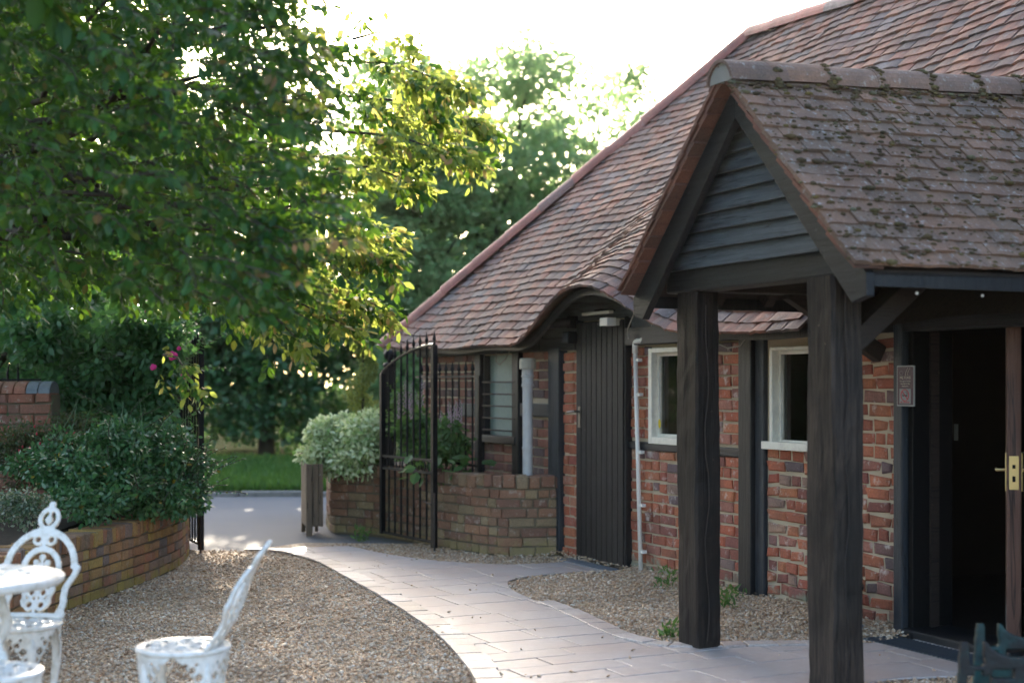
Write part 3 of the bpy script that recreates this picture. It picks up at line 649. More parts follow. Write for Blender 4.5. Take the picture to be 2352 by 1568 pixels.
def tile_mx(P, xd, yd, lift=.014, jr=.012):
    x = xd.normalized(); nrm = x.cross(yd).normalized(); y = nrm.cross(x).normalized()
    ang = lift / .19; y2 = (y * math.cos(ang) - nrm * math.sin(ang)); n2 = x.cross(y2)
    R = Matrix((x, y2, n2)).transposed().to_4x4()
    return Matrix.Translation(P + nrm * (lift + random.uniform(-.003, .004))) @ R @ Matrix.Rotation(random.uniform(-jr, jr), 4, 'Z') @ Matrix.Rotation(random.uniform(-.03, .03), 4, 'Y')
tsp = []; g = .1 / math.sqrt(1 + TN * TN); BOv = Vector((*BO, 0))
ncourse = int(RTOP / g)
for i in range(-1, ncourse):
    r = i * g + (.0 if i >= 0 else .01); U = Ua + max(r, 0) - .06 - .10 * max(0, 1 - r / .5) + (.082 if i % 2 else 0)
    while U < -4.6:
        if r > RT(U): break
        if abs(U + 5.92) < .97 and ZE + TN * r < 2.93 - abs(U + 5.92): U += .166; continue
        p = RS(U, r); xd = RS(U + .05, r) - RS(U - .05, r); yd = RS(U, r + .06) - RS(U, r - .0)
        step = xd.normalized().x
        tsp.append((random.randrange(5), tile_mx(p - BOv, xd, yd, .026), 1.0)); U += .166 * step
def porch_mask(x, y): return (x > 1450 and y > 150 and x > 1680 - (y - 150) * .43) or (x < 940)
tm_main = tile_meshes(M['tile'])
finish_pieces('tile', tsp, tm_main, roof, BM, 300, 'tiling', porch_mask)
def half_tile(L, r, t, mat, taper=.92, n=10, name='hip_tile'):
    V = []; F = []
    for j, (x, s) in enumerate(((0, 1.0), (L, taper))):
        for rad in (r * s, r * s - t):
            V += [(x, rad * math.cos(PI * k / n), rad * math.sin(PI * k / n)) for k in range(n + 1)]
    m = n + 1
    for k in range(n):
        F += [(k, k + 1, 2 * m + k + 1, 2 * m + k), (m + k + 1, m + k, 3 * m + k, 3 * m + k + 1), (k + 1, k, m + k, m + k + 1), (2 * m + k, 2 * m + k + 1, 3 * m + k + 1, 3 * m + k)]
    F += [(0, 2 * m, 3 * m, m), (n, m + n, 3 * m + n, 2 * m + n)]
    me = new_mesh(name, V, F, mat)
    return me
hipm = half_tile(.47, .12, .018, M['hip'], .93)
def lay_caps(A, B, mesh, name, L, parent, up=.0, rad=.1):
    d = (B - A); n = max(1, int(d.length / L)); x = d.normalized(); side = Vector((0, 0, 1)).cross(x).normalized(); upv = x.cross(side)
    R = Matrix((x, side, upv)).transposed().to_4x4()
    for i in range(n + 1):
        o = link(name, mesh, parent); o.matrix_local = Matrix.Translation(A + x * (L * i) + upv * (up + random.uniform(-.006, .006))) @ R @ Matrix.Rotation(random.uniform(-.02, .02), 4, 'Z') @ Matrix.Rotation(random.uniform(-.012, .012), 4, 'Y')
hA = Vector((Ua - .02, EW - .02, ZE + .0)) - BOv; hB = Vector((Ua + RTOP, WR, ZE + TN * RTOP - .03)) - BOv
lay_caps(hA, hB, hipm, 'hip_tile', .445, roof, .0)
lay_caps(hB, Vector((-4.6, EW + RT(-4.6), ZE + TN * RT(-4.6) - .03)) - BOv, half_tile(.47, .12, .016, M['hip'], name='ridge_tile'), 'ridge_tile', .445, roof, -.0)
mb = MB().tube([hA - Vector((0, 0, .045)), hB - Vector((0, 0, .045))], .06, 8); mb.build('hip_mortar', M['cement'], roof)
# fascia following the eave, soffit
fa = MB(); NU = 90
for a in range(NU):
    U0, U1 = Ua + (Ub - Ua) * a / NU, Ua + (Ub - Ua) * (a + 1) / NU
    if U0 > -6.75: continue
    for (dw, z0, z1) in ((.012, -.085, -.028),):
        p, q = RS(U0, .0), RS(U1, .0); f0, f1 = Vector((0, dw, z0)), Vector((0, dw + .02, z1)); e = Vector((0, .03, 0))
        V = [p + Vector((0, dw, z0)), q + Vector((0, dw, z0)), q + Vector((0, dw, z1)), p + Vector((0, dw, z1)), p + Vector((0, dw + .03, z0)), q + Vector((0, dw + .03, z0)), q + Vector((0, dw + .03, z1)), p + Vector((0, dw + .03, z1))]
        fa.add(V, [(0, 1, 2, 3), (5, 4, 7, 6), (4, 5, 1, 0), (3, 2, 6, 7)])
bpart(fa, 'fascia', M['black'], roof)
# boarded infill under the arch
for bi, (z0, z1) in enumerate(((1.82, 1.945), (1.94, 2.07), (2.065, 2.2), (2.19, 2.34))):
    Us = [-10.9 + 2.76 * k / 24 for k in range(25)]
    top = [(U, min(z1, RS(U, .26).z - .06)) for U in Us]; top = [(U, z) for U, z in top if z > z0 + .01]
    if len(top) < 2: continue
    for side in (0, 1):
        tt = [p for p in top if (p[0] < DU[0] - .012 if side == 0 else p[0] > DU[1] + .012)] if z0 < 1.94 else (top if side == 0 else [])
        if len(tt) < 2: continue
        poly = [(tt[0][0], z0)] + [(tt[-1][0], z0)] + list(reversed(tt))
        bpart(MB().prism(poly, (0, 5.50 - .004 * (3 - bi), 0), (1, 0, 0), (0, 0, 1), (0, 1, 0), .02), 'gable_board', M['board'], bevel=.003)

# dark doorway under the porch
fr = bpart(MB().bx(DOOR2[0] - .01, DOOR2[0] + .03, 5.48, 5.77, 0, 1.99), 'doorway_frame', M['ink'], bevel=.004); bpart(MB().bx(DOOR2[0] + .03, DOOR2[0] + .045, 5.6, 5.66, .05, 1.95), 'door_stop', M['soffit']); fr['label'] = 'dark brown frame of the open doorway'
bpart(MB().bx(DOOR2[0] + .034, DOOR2[1], 5.47, 5.66, 1.92, 1.985), 'door_head', M['black_h'], bevel=.004)
bpart(MB().bx(DOOR2[0] - .01, DOOR2[1], 5.42, 5.75, .0, .055), 'threshold', M['black_h'], bevel=.01)
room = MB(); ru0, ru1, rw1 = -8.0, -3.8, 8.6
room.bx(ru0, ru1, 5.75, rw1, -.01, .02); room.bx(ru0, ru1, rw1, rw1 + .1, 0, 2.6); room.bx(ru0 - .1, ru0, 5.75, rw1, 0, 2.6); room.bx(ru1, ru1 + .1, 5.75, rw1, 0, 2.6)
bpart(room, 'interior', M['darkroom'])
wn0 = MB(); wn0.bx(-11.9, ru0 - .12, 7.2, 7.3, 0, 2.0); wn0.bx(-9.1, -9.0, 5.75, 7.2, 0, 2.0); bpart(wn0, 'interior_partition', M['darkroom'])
bpart(MB().bx(-5.36, -4.6, 5.45, 5.52, 0, 2.2), 'side_boarding', M['black'])
# open leaf seen edge on
e0 = at(2329, 1500, 7.45); ed = Vector((e0.x, e0.y, 0)).normalized(); leafdoor = thing('open_door', 'brown wooden door leaf standing open edge on in the dark doorway', 'door', (e0.x, e0.y, .06), math.atan2(ed.y, ed.x) + .012)
MB().bx(0, .72, -.037, .037, 0, 1.88).build('leaf', M['brown'], leafdoor, bevel=.004)
hz = EYE + (HOR - 1080) * 7.45 / FPX - .06
MB().bx(-.003, 0, -.024, .024, hz - .1, hz + .075).build('lock_plate', M['brass'], leafdoor)
MB().bx(-.005, -.003, -.008, .008, hz - .06, hz - .03).bx(-.005, -.003, -.008, .008, hz + .01, hz + .03).build('keep', M['ink'], leafdoor)
for s in (-1, 1):
    MB().bx(.03, .075, s * .037, s * .043, hz - .11, hz + .09).tube([(.05, s * .04, hz), (.05, s * .085, hz), (.13, s * .088, hz)], .0085, 8).build('handle', M['brass'], leafdoor)
MB().bx(.03, .68, .0372, .0392, .0, .2).build('kick_plate', M['steel'], leafdoor)
mb = MB().bx(-.2, .2, -.06, .06, -.02, .02)
clos = thing('door_closer', 'pale grey door closer box at the top of the dark doorway', 'door closer', at(2290, 697, 7.75)); MB().bx(-.045, .045, -.03, .03, -.032, .032).build('body', M['pvc_cream'], clos, bevel=.004); MB().tube([(0, 0, .03), (.02, .03, .06), (.15, .05, .07)], .006, 6).build('arm', M['iron'], clos)
# shelf with bottles and papers deep inside
sh = uw(-5.9, 8.35); shelf = thing('bar_shelf', 'dark shelf deep inside the doorway', 'shelf', (sh.x, sh.y, 1.28), BROT); MB().bx(-1.6, 1.6, -.12, .2, -.02, .02).build('board', M['black_h'], shelf); MB().bx(-1.5, -1.46, -.1, .2, -1.26, -.02).bx(1.46, 1.5, -.1, .2, -1.26, -.02).build('bracket', M['black'], shelf)
for i, (x, lab) in enumerate(((2262, 'amber bottle with a red cap, leftmost on the dark shelf'), (2283, 'slim amber bottle standing in the middle of the dark shelf'), (2300, 'amber bottle nearest the open door leaf on the shelf'))):
    U = Ux(x, 8.33); b = uw(U, 8.33); bt = thing('bottle', lab, 'bottle', (b.x, b.y, 1.30), 0, 'bottles on the bar shelf'); MB().lathe([(.036, 0), (.038, .01), (.038, .16), (.03, .2), (.014, .235), (.013, .29)], 12).build('body', M['amber'], bt, smooth=True); MB().lathe([(.015, .285), (.015, .315)], 10).build('cap', M['brass' if i else 'red'], bt)
for x, y, w_, h_, W_, lab in ((2190, 992, .10, .12, 7.4, 'small pale note beside the counter inside the doorway'), (2222, 822, .2, .14, 8.5, 'pale notice on the back wall inside the doorway')):
    c = uw(Ux(x, W_), W_, zx(x, y, W_)); t = thing('notice', lab, 'notice', c, BROT); MB().bx(-w_ / 2, w_ / 2, -.01, 0, -h_ / 2, h_ / 2).build('sheet', M['paper'], t)
ct = uw(-6.5, 7.55); cnt = thing('counter', 'dark bar counter just inside the doorway', 'counter', ct, BROT); MB().bx(-.9, 1.3, -.1, .35, 0, .92).build('base', M['darkroom'], cnt); MB().bx(-.95, 1.35, -.14, .39, .92, .955).build('top', M['black_h'], cnt, bevel=.005)

# ================================================================== PORCH
PO = (-5.93, 4.25)
porch = thing('porch', 'timber entrance porch with mossy tiled gable roof on dark posts', 'porch', uw(*PO), BROT)
PM = Matrix.Translation(uw(*PO)) @ Matrix.Rotation(BROT, 4, 'Z')
def pp(mb, name, mat, parent=None, **k): return bpart(mb, name, M[mat], parent or porch, PO, **k)
def rough_post(u, w, su, sw, h, lean=(0, 0), seed=0):
    rd = random.Random(seed); V = []; F = []; nz = 26
    ph = [rd.uniform(0, 6) for _ in range(20)]
    prof = [(-1, -.8), (-.86, -1), (-.1, -1.01), (.1, -.98), (.88, -1), (1, -.86), (1, .86), (.86, 1), (-.86, 1), (-1, .84)]
    for i in range(nz + 1):
        t = i / nz; z = h * t
        for j, (a, b) in enumerate(prof):
            V.append((u + a * su / 2 * (1 + .035 * math.sin(t * 6 + ph[j]) + .02 * math.sin(t * 17 + ph[-j - 1])) + lean[0] * t + rd.uniform(-1, 1) * .003, w + b * sw / 2 * (1 + .035 * math.sin(t * 7 + ph[j + 3])) + lean[1] * t + rd.uniform(-1, 1) * .003, z))
    m = len(prof)
    for i in range(nz):
        for j in range(m): F.append((i * m + j, i * m + (j + 1) % m, (i + 1) * m + (j + 1) % m, (i + 1) * m + j))
    F += [tuple(range(m - 1, -1, -1)), tuple(range(nz * m, nz * m + m))]
    return MB().add(V, F)
pA = pp(rough_post(-6.55, 4.25, .20, .155, 1.93, (-.02, .0), 1), 'post', 'post'); pA['label'] = 'dark squared porch post standing in the gravel nearer the plank door'
pB = pp(rough_post(-5.38, 4.25, .215, .175, 1.93, (-.02, .0), 2), 'post', 'post_worn'); pB['label'] = 'cracked weathered porch post nearest the doorway'
# long split seams on the posts
for (u, w, o) in ((-6.55, 4.25, .155), (-5.38, 4.25, .175)):
    rd = random.Random(5); pts = [(u + .107 - .004, w - o * .12 + .012 * math.sin(i * .9) + rd.uniform(-.004, .004), .05 + i * .09) for i in range(21)]
    pp(MB().tube(pts, .0045, 4), 'split', 'soffit')
HS, Z0, ZA, UC = .985, 1.955, 2.965, -5.92
def tilt(w, q): return (w - 4) * (.012 + .04 * q)          # q: 0 at the eave, 1 at the ridge
pp(MB().bx(-6.76, -5.13, 4.165, 4.32, 1.925, 2.065), 'tie_beam', 'black_h', bevel=.012)
for u in (-6.56, -5.36): pp(MB().bx(u - .07, u + .07, 4.32, 5.52, 1.93, 2.05), 'wall_plate', 'soffit', bevel=.008)
def brace(a, b, t=.07): 
    a, b = Vector(a), Vector(b); d = b - a; x = d.normalized(); s = Vector((1, 0, 0)); n_ = x.cross(s)
    R = Matrix((x, s, n_)).transposed(); return MB().box((a + b) / 2, (d.length, t, .1), R)
pp(brace((-6.56, 4.85, 1.95), (-6.56, 5.5, 1.6)), 'brace', 'soffit', bevel=.006); pp(brace((-5.36, 4.33, 1.62), (-5.36, 4.75, 1.95)), 'brace', 'soffit', bevel=.006)
sl = Vector((HS, ZA - Z0)); Ls = sl.length; cs, sn = HS / Ls, (ZA - Z0) / Ls
for i, w in enumerate((4.55, 4.9, 5.25)):
    for s in (-1, 1):
        a = Vector((UC + s * (HS - .05), w, Z0 - .05)); b = Vector((UC + s * .03, w, ZA - .1)); d = b - a; x = d.normalized(); sd = Vector((0, 1, 0)); n_ = x.cross(sd)
        pp(MB().box((a + b) / 2, (d.length, .06, .09), Matrix((x, sd, n_)).transposed()), 'rafter', 'soffit')
# roof decks
dk = MB()
for s in (-1, 1):
    a0 = (UC + s * HS, Z0 - .03); b0 = (UC, ZA - .03)
    V = [(a0[0], 4.06, a0[1]), (a0[0], 6.5, a0[1] + tilt(6.5, 0)), (b0[0], 6.5, b0[1] + tilt(6.5, 1)), (b0[0], 4.06, b0[1])]; V2 = [(v[0], v[1], v[2] - .022) for v in V]
    dk.add(V + V2, [(0, 1, 2, 3), (7, 6, 5, 4), (0, 4, 5, 1), (3, 2, 6, 7), (0, 3, 7, 4)])
proof = pp(dk, 'roof', 'soffit')
# barge boards
for s in (-1, 1):
    e = (UC + s * (HS + .015), Z0 - .045); tp_ = (UC, ZA - .045); dv = .125
    poly = [e, (e[0], e[1] - .1), (e[0] - s * .10, e[1] - .125), (UC, ZA - .045 - dv * 1.35), tp_]
    if s < 0: poly = list(reversed(poly))
    pp(MB().prism(poly, (0, 4.05, 0), (1, 0, 0), (0, 0, 1), (0, 1, 0), .045), 'barge_board', 'black_h', bevel=.004)
# weatherboards
nb = 8; zb0 = 2.045; step = (2.80 - zb0) / nb
for i in range(nb):
    z0 = zb0 + i * step; z1 = z0 + step + .022
    h0 = HS * (ZA - .05 - z0); h1 = HS * max(.0, ZA - .05 - z1); jl = random.uniform(-.006, .006)
    V = [(UC - h0, 4.138, z0 + jl), (UC + h0, 4.138, z0 - jl), (UC + h1, 4.178, z1), (UC - h1, 4.178, z1), (UC - h0, 4.165, z0 + jl), (UC + h0, 4.165, z0 - jl), (UC + h1, 4.190, z1), (UC - h1, 4.190, z1)]
    pp(MB().add(V, [(0, 1, 2, 3), (7, 6, 5, 4), (0, 4, 5, 1), (1, 5, 6, 2), (3, 2, 6, 7), (0, 3, 7, 4)]), 'weatherboard', 'board', bevel=.003)
pp(MB().bx(UC + HS - .02, UC + HS + .0, 4.1, 5.6, Z0 - .10, Z0 - .035), 'fascia', 'black'); pp(MB().bx(UC - HS, UC - HS + .02, 4.1, 5.6, Z0 - .10, Z0 - .035), 'fascia', 'black')
# tiles
tm_p = tile_meshes(M['tile_porch'], w=.165, L=.17, t=.017, camber=.0015, jb_=.002); tm_v = tile_meshes(M['tile_edge'], w=.164, L=.17, t=.013, k=3)
ncs = 16; gg = Ls / ncs; near_sp = []; back_sp = []; verge_sp = []; POv = Vector((*PO, 0)); moss_src = []
for s in (1, -1):
    for i in range(ncs):
        t = i * gg; U = UC + s * (HS + .03 - cs * t); z = Z0 - .02 + sn * t; w = 3.965 + .083 + (.0 if i % 2 else -.083) ; first = True
        if not i % 2: w = 3.965 + .042
        while w < 6.2:
            yd = Vector((-s * cs, 0, sn)); xd = Vector((0, s, 0))
            sagz = -.010 * math.sin(PI * (w - 4) / 2.4) + .003 * math.sin(w * 7 + i) + tilt(w, i / ncs)
            P = Vector((U, w, z + sagz)) - POv; half = first and not i % 2
            mx = tile_mx(P, xd, yd, .02, .005)
            if half: mx = mx @ Matrix.Diagonal((.5, 1, 1, 1))
            (verge_sp if first and s < 0 else near_sp if s > 0 else back_sp).append((random.randrange(3), mx, 1.0))
            if s > 0 and w < 5.7: moss_src.append((U, w, z + sagz, i))
            w += .125 if half else .166; first = False
finish_pieces('tile', near_sp, tm_p, proof, PM, 240, 'tiling'); finish_pieces('tile', verge_sp, tm_v, proof, PM, 30, 'tiling'); finish_pieces('tile', back_sp, tm_p, proof, PM, 0, 'tiling')
# reddish undercloak showing under the verge tiles
for s in (-1, 1):
    for i in range(ncs):
        t = i * gg; U = UC + s * (HS + .01 - cs * t); z = Z0 - .03 + sn * t; yd = Vector((-s * cs, 0, sn)); xd = Vector((0, s, 0))
        o = link('undercloak_tile', tm_v[i % 3], proof); o.matrix_local = tile_mx(Vector((U, 3.975 + .082, z - .012)) - POv, xd, yd, .022, .015)
prm = half_tile(.345, .115, .018, M['ridge'], 1.0, 12, 'ridge_tile')
x = 3.955
for i in range(7):
    o = link('ridge_tile', prm, proof); o.matrix_local = Matrix.Translation(Vector((UC, x, ZA - .045 + random.uniform(-.004, .004) - .010 * math.sin(PI * (x - 4) / 2.4) + tilt(x, 1))) - POv) @ Matrix.Rotation(PI / 2, 4, 'Z') @ Matrix.Rotation(-.05, 4, 'Y') @ Matrix.Rotation(random.uniform(-.012, .012), 4, 'Z'); x += .33 if i else .25
pp(MB().prism([(.1 * math.cos(PI * k / 10), .1 * math.sin(PI * k / 10)) for k in range(11)], (UC, 3.965, ZA - .045), (1, 0, 0), (0, 0, 1), (0, 1, 0), .03), 'ridge_bedding', 'cement', proof)
# moss cushions
ms = MB(); IV = []; 
bm = bmesh.new(); bmesh.ops.create_icosphere(bm, subdivisions=1, radius=1); icoV = np.array([v.co for v in bm.verts]); icoF = np.array([[v.index for v in f.verts] for f in bm.faces]); bm.free()
cent = []; rad = []
nrm_p = np.array([sn, 0, cs]); up_p = np.array([-cs, 0, sn])
for (U, w, z, i) in moss_src:
    for k in range(np.random.default_rng(int(w * 1000) + i).poisson(8)):
        tt = rng.random() ** 2.2 * .09 if rng.random() < .75 else rng.random() * .09
        dens = .5 + .5 * math.sin(w * 5 + i * .7) * math.cos(i * .9 + 1)
        if rng.random() > .35 + .65 * dens: continue
        base = np.array([U, w + rng.uniform(-.08, .08), z]) + up_p * (tt + .004) + nrm_p * (.028 - tt * .06)
        r_ = .006 + .013 * rng.random() ** 2
        if tt < .02 and rng.random() < .3: r_ *= 1.4
        cent.append(base); rad.append(r_)
x = 4.2
for i in range(8):
    xx = 3.985 + .25 + (i) * .33
    for k in range(40):
        a = rng.uniform(.1, PI - .1) if k < 26 else rng.choice([rng.uniform(-.15, .12)]); cent.append(np.array([UC + .115 * math.cos(a), xx + rng.normal(0, .012), ZA - .05 + tilt(xx, 1) + .118 * math.sin(a)])); rad.append(.006 + .013 * rng.random())
    for k in range(46): cent.append(np.array([UC + .118 + rng.uniform(-.006, .02), xx - rng.random() * .33, ZA - .045 + tilt(xx, 1) - rng.uniform(.03, .09) * 1.0])); rad.append(.006 + .012 * rng.random() ** 2)
for (cu, cw, nn, sg) in ((UC + .30, 4.42, 130, .07), (UC + .62, 4.62, 60, .06), (UC + .2, 4.36, 40, .035), (UC + .55, 5.0, 70, .09), (UC + .8, 4.9, 60, .1), (UC + .42, 4.75, 70, .09), (UC + .7, 5.3, 60, .1), (UC + .35, 5.25, 60, .1), (UC + .85, 4.4, 40, .08)):
    for k in range(nn):
        a, b = rng.normal(0, sg), rng.normal(0, sg * .9); U = cu + a * cs; cent.append(np.array([U, cw + b, Z0 + (UC + HS - U) * sn / cs + .022 + tilt(cw + b, (UC + HS - U) / HS)])); rad.append(.006 + .009 * rng.random())
cent = np.array(cent) - np.array([PO[0], PO[1], 0]); rad = np.array(rad); n = len(cent)
V = icoV[None] * rad[:, None, None] * (1 + rng.normal(0, .12, (n, len(icoV), 1))) * np.array([.9, 1.35, .6]) + cent[:, None, :]
F = icoF[None] + (np.arange(n) * len(icoV))[:, None, None]
o = link('moss', fast_mesh('moss', V.reshape(-1, 3), F.reshape(-1, 3), M['moss'], True), proof); o['kind'] = 'stuff'; o['label'] = 'brown moss cushions scattered over the porch tiles'
for xx, yy in ((2045, 632), (2140, 634)):
    k = kx(xx); W_ = 4.6; 
    U = UC + HS - .06; p = uw(U, (xx - 1960) / 392 * 1.6 + 4.05, Z0 - .12) ; lp = PM.inverted() @ p
    pp_ = MB().ball(lp, .008, 8); o = pp_.build('bulb', M['pvc'], porch, smooth=True)

# ================================================================== BRICK WALLS ALONG CURVES
def run_wall(name, label, pts, top, course, bmesh_set, mortar, thick=.22, cap=.1, limit=300, inward=1, cap_lens=(.075, .1), zvar=0.0):
    pts = [Vector((p.x, p.y)) for p in pts]; cum = [0]
    for a, b in zip(pts, pts[1:]): cum.append(cum[-1] + (b - a).length)
    org = pts[len(pts) // 2]; root = thing(name, label, 'wall', (org.x, org.y, 0))
    def S(s):
        for i in range(len(pts) - 1):
            if s <= cum[i + 1] or i == len(pts) - 2:
                t = (s - cum[i]) / (cum[i + 1] - cum[i]); d = (pts[i + 1] - pts[i]).normalized(); return pts[i].lerp(pts[i + 1], t), d
    c = MB(); V = []
    for i, p in enumerate(pts):
        d = (pts[min(i + 1, len(pts) - 1)] - pts[max(i - 1, 0)]).normalized(); nl = Vector((-d.y, d.x))
        a, b = p + nl * .014 - org, p + nl * thick - org
        V += [(a.x, a.y, -.02), (a.x, a.y, top - .012), (b.x, b.y, top - .012), (b.x, b.y, -.02)]
    F = []
    for i in range(len(pts) - 1):
        for j in range(4): F.append((4 * i + j, 4 * i + 4 + j, 4 * i + 4 + (j + 1) % 4, 4 * i + (j + 1) % 4))
    F += [(0, 1, 2, 3), tuple(4 * (len(pts) - 1) + k for k in (3, 2, 1, 0))]
    corem = c.add(V, F).build('mortar_core', mortar, root)
    sp = []; n = int(round((top - cap) / course)); ch = (top - cap) / n
    rows = [(i * ch, ch, (.215, .1025)) for i in range(n)] + [(top - cap, cap, cap_lens)]
    for ri, (z, h, lens) in enumerate(rows):
        for (a, b) in fill_row(0, cum[-1], lens, .012):
            (p, d) = S((a + b) / 2); nl = Vector((-d.y, d.x)); iscap = ri == n
            dep = thick if iscap else .06
            zz = z + h / 2 + zvar * math.sin(a * 1.7) + (random.uniform(-.006, .008) if iscap else 0)
            sp.append((random.randrange(len(bmesh_set)), brick_mx((p.x - org.x, p.y - org.y, zz), math.atan2(d.y, d.x), b - a, dep, h - .012), (b - a) * h))
    finish_pieces('brick', sp, bmesh_set, root, Matrix.Translation((org.x, org.y, 0)), limit, 'brickwork')
    return root
bed_wall = run_wall('raised_bed_wall', 'low curved yellowed brick wall holding the left flower bed', bed_pts[4:], .46, .073, brick_meshes(M['brick_bed']), M['mortar_dark'], cap=.11, cap_lens=(.066, .074))
planter = run_wall('planter_wall', 'waist high curved mossy brick planter wall behind the open gate', list(reversed(pl_pts)), .67, .078, brick_meshes(M['brick_planter'], jit=.08), M['mortar_dark'], cap=.115, cap_lens=(.1, .12))
gw = [at(x, 1000, 11.3) for x in (-260, -100, 40, 118)]
garden_wall = run_wall('garden_wall', 'lichened brick garden wall with rounded coping at the far left', [Vector((p.x, p.y, 0)) for p in gw], 1.36, .083, brick_meshes(M['brick_garden']), M['mortar_dark'], cap=.085, cap_lens=(.215, .1))
gwo = garden_wall.location; xe = gw[-1].x
for i in range(16):
    x0 = xe - .1 - i * .098; o = link('coping_brick', None, garden_wall)
    bpy.data.objects.remove(o)
    pr = [(.13 * math.cos(PI * k / 8), .10 * math.sin(PI * k / 8)) for k in range(9)]
    mbp = MB().prism(pr, (x0 - gwo.x, 11.3 + .11 - gwo.y, 1.355), (0, 1, 0), (0, 0, 1), (1, 0, 0), .09); mbp.build('coping_brick', M['slate' if i < 2 else 'brick_garden'], garden_wall, bevel=.004)
for i in range(10):
    x0 = xe - .3 - i * .085; MB().tube([(x0 - gwo.x, .11, 1.44), (x0 - gwo.x + random.uniform(-.01, .01), .11, 1.52), (x0 - gwo.x + random.uniform(-.03, .03), .1, 1.6)], [.012, .009, .002], 6).build('spike', M['iron'], garden_wall)
MB().tube([(xe - 1.6 - gwo.x, .11, 1.465), (xe - .12 - gwo.x, .11, 1.465)], .008, 6).build('spike_rail', M['iron'], garden_wall)
# soil fills
def soil(name, label, poly, z):
    c = sum((Vector(p) for p in poly), Vector((0, 0))) / len(poly)
    me = new_mesh(name, [(p[0], p[1], z + random.uniform(-.02, .02)) for p in poly] + [(c.x, c.y, z + .04)], [(i, (i + 1) % len(poly), len(poly)) for i in range(len(poly))], M['soil'])
    return tag(link(name, me), label, 'soil', kind='structure')
def inset(pts, d):
    out = []
    for i, p in enumerate(pts):
        t = (pts[min(i + 1, len(pts) - 1)] - pts[max(i - 1, 0)]); t = Vector((t.x, t.y)).normalized(); out.append((p.x - t.y * d, p.y + t.x * d))
    return out
soil('bed_soil', 'dark soil in the left raised bed', inset(bed_pts[4:], .18) + [(-6, 13), (-6, 6.5)], .41)
pr = list(reversed(pl_pts)); soil('planter_soil', 'dark soil in the brick planter by the barn', inset(pr, .18) + [tuple(uw(-10.6, 5.53)[:2]), tuple(uw(-13.6, 5.53)[:2]), (-1.2, 16.5)], .56)

# ================================================================== GATES AND RAILING
def spear(mb, x, y, z, s=1.0): mb.lathe([(.006 * s, 0), (.014 * s, .006), (.014 * s, .014), (.007 * s, .02), (.013 * s, .035), (.016 * s, .05), (.009 * s, .075), (.001, .12)], 8, (x, y, z))
def gate(label, H, F_, zh, zf, nb=7):
    v = Vector((F_[0] - H[0], F_[1] - H[1])); L = v.length; root = thing('gate', label, 'gate', (H[0], H[1], 0), math.atan2(v.y, v.x), 'iron gate leaves')
    top = lambda x: zh + (zf - zh) * math.sin(min(1, x / L) * PI / 2) ** .8
    MB().bx(0, .045, -.022, .022, .06, top(0)).build('hinge_stile', M['iron'], root, bevel=.003)
    MB().bx(L - .05, L, -.022, .022, .03, top(L)).build('meeting_stile', M['iron'], root, bevel=.003)
    for z in (.075, .665, .775): MB().bx(.035, L - .04, -.012, .012, z - .011, z + .011).build('rail', M['iron'], root, bevel=.002)
    MB().tube([(x, 0, top(x)) for x in np.linspace(.0, L - .02, 16)], .014, 6).build('top_rail', M['iron'], root)
    xs = np.linspace(.035, L - .04, nb + 2)[1:-1]; sp_ = xs[1] - xs[0]
    for i, x in enumerate(xs):
        x = float(x); b = MB(); t = top(x)
        b.tube([(x, 0, .08), (x, 0, .665)], .0095, 8); b2 = MB().tube([(x, 0, .775), (x, 0, t)], .0095, 8)
        if i % 2: b2.lathe([(.007, .93), (.012, .96), (.007, 1.0), (.012, 1.04), (.007, 1.08)], 8, (x, 0, 0))
        b.build('lower_bar', M['iron'], root); o = b2.build('bar', M['iron'], root); s_ = MB(); spear(s_, x, 0, t); s_.build('finial', M['iron'], o, smooth=False)
    for x in np.linspace(.035 + sp_ / 2, L - .04 - sp_ / 2, nb + 1):
        MB().tube([(float(x) + .04 * math.cos(a), 0, .72 + .044 * math.sin(a)) for a in np.linspace(0, 2 * PI, 14)[:-1]], .006, 6, closed=True).build('ring', M['iron'], root)
    s_ = MB(); spear(s_, L - .02, 0, top(L)); s_.build('finial', M['iron'], root)
    MB().tube([(L - .16, -.03, .42), (L - .02, -.03, .40)], .006, 6).build('latch', M['rust'], root)
    MB().tube([(L + .006, -.012, .0), (L + .006, -.012, .5)], .009, 6).build('drop_bolt', M['rust'], root)
    return root
gR0 = ground(876, 1239); gR1 = ground(1000, 1266)
gate('black iron gate leaf with arched spiked top open in front of the brick planter', gR0, gR1, 1.53, 1.77)
gL1 = ground(463, 1271); gL0 = (gL1.x - .40, gL1.y + .88)
gate('black iron gate leaf seen nearly edge on behind the left shrubs', gL0, gL1, 1.53, 1.77)
gp_ = ground(893, 1231); gpost = thing('gate_post', 'black iron gate post with ball finial beside the planter gate leaf', 'post', (gp_.x, gp_.y + .04, 0))
MB().bx(-.045, .045, -.045, .045, 0, 1.60).build('shaft', M['iron'], gpost, bevel=.004); MB().lathe([(.06, 1.60), (.062, 1.615), (.05, 1.63), (.02, 1.64), (.018, 1.655), (.04, 1.67), (.052, 1.70), (.05, 1.725), (.035, 1.75), (.008, 1.765)], 14).build('ball_finial', M['iron'], gpost, smooth=True)
gpost2 = thing('gate_post', 'black iron gate post with ball finial hidden among the left shrubs', 'post', (gL0[0] - .05, gL0[1] + .03, 0))
MB().bx(-.045, .045, -.045, .045, 0, 1.60).build('shaft', M['iron'], gpost2, bevel=.004); MB().lathe([(.06, 1.60), (.05, 1.63), (.02, 1.64), (.04, 1.67), (.052, 1.70), (.035, 1.75), (.008, 1.765)], 14).build('ball_finial', M['iron'], gpost2, smooth=True)
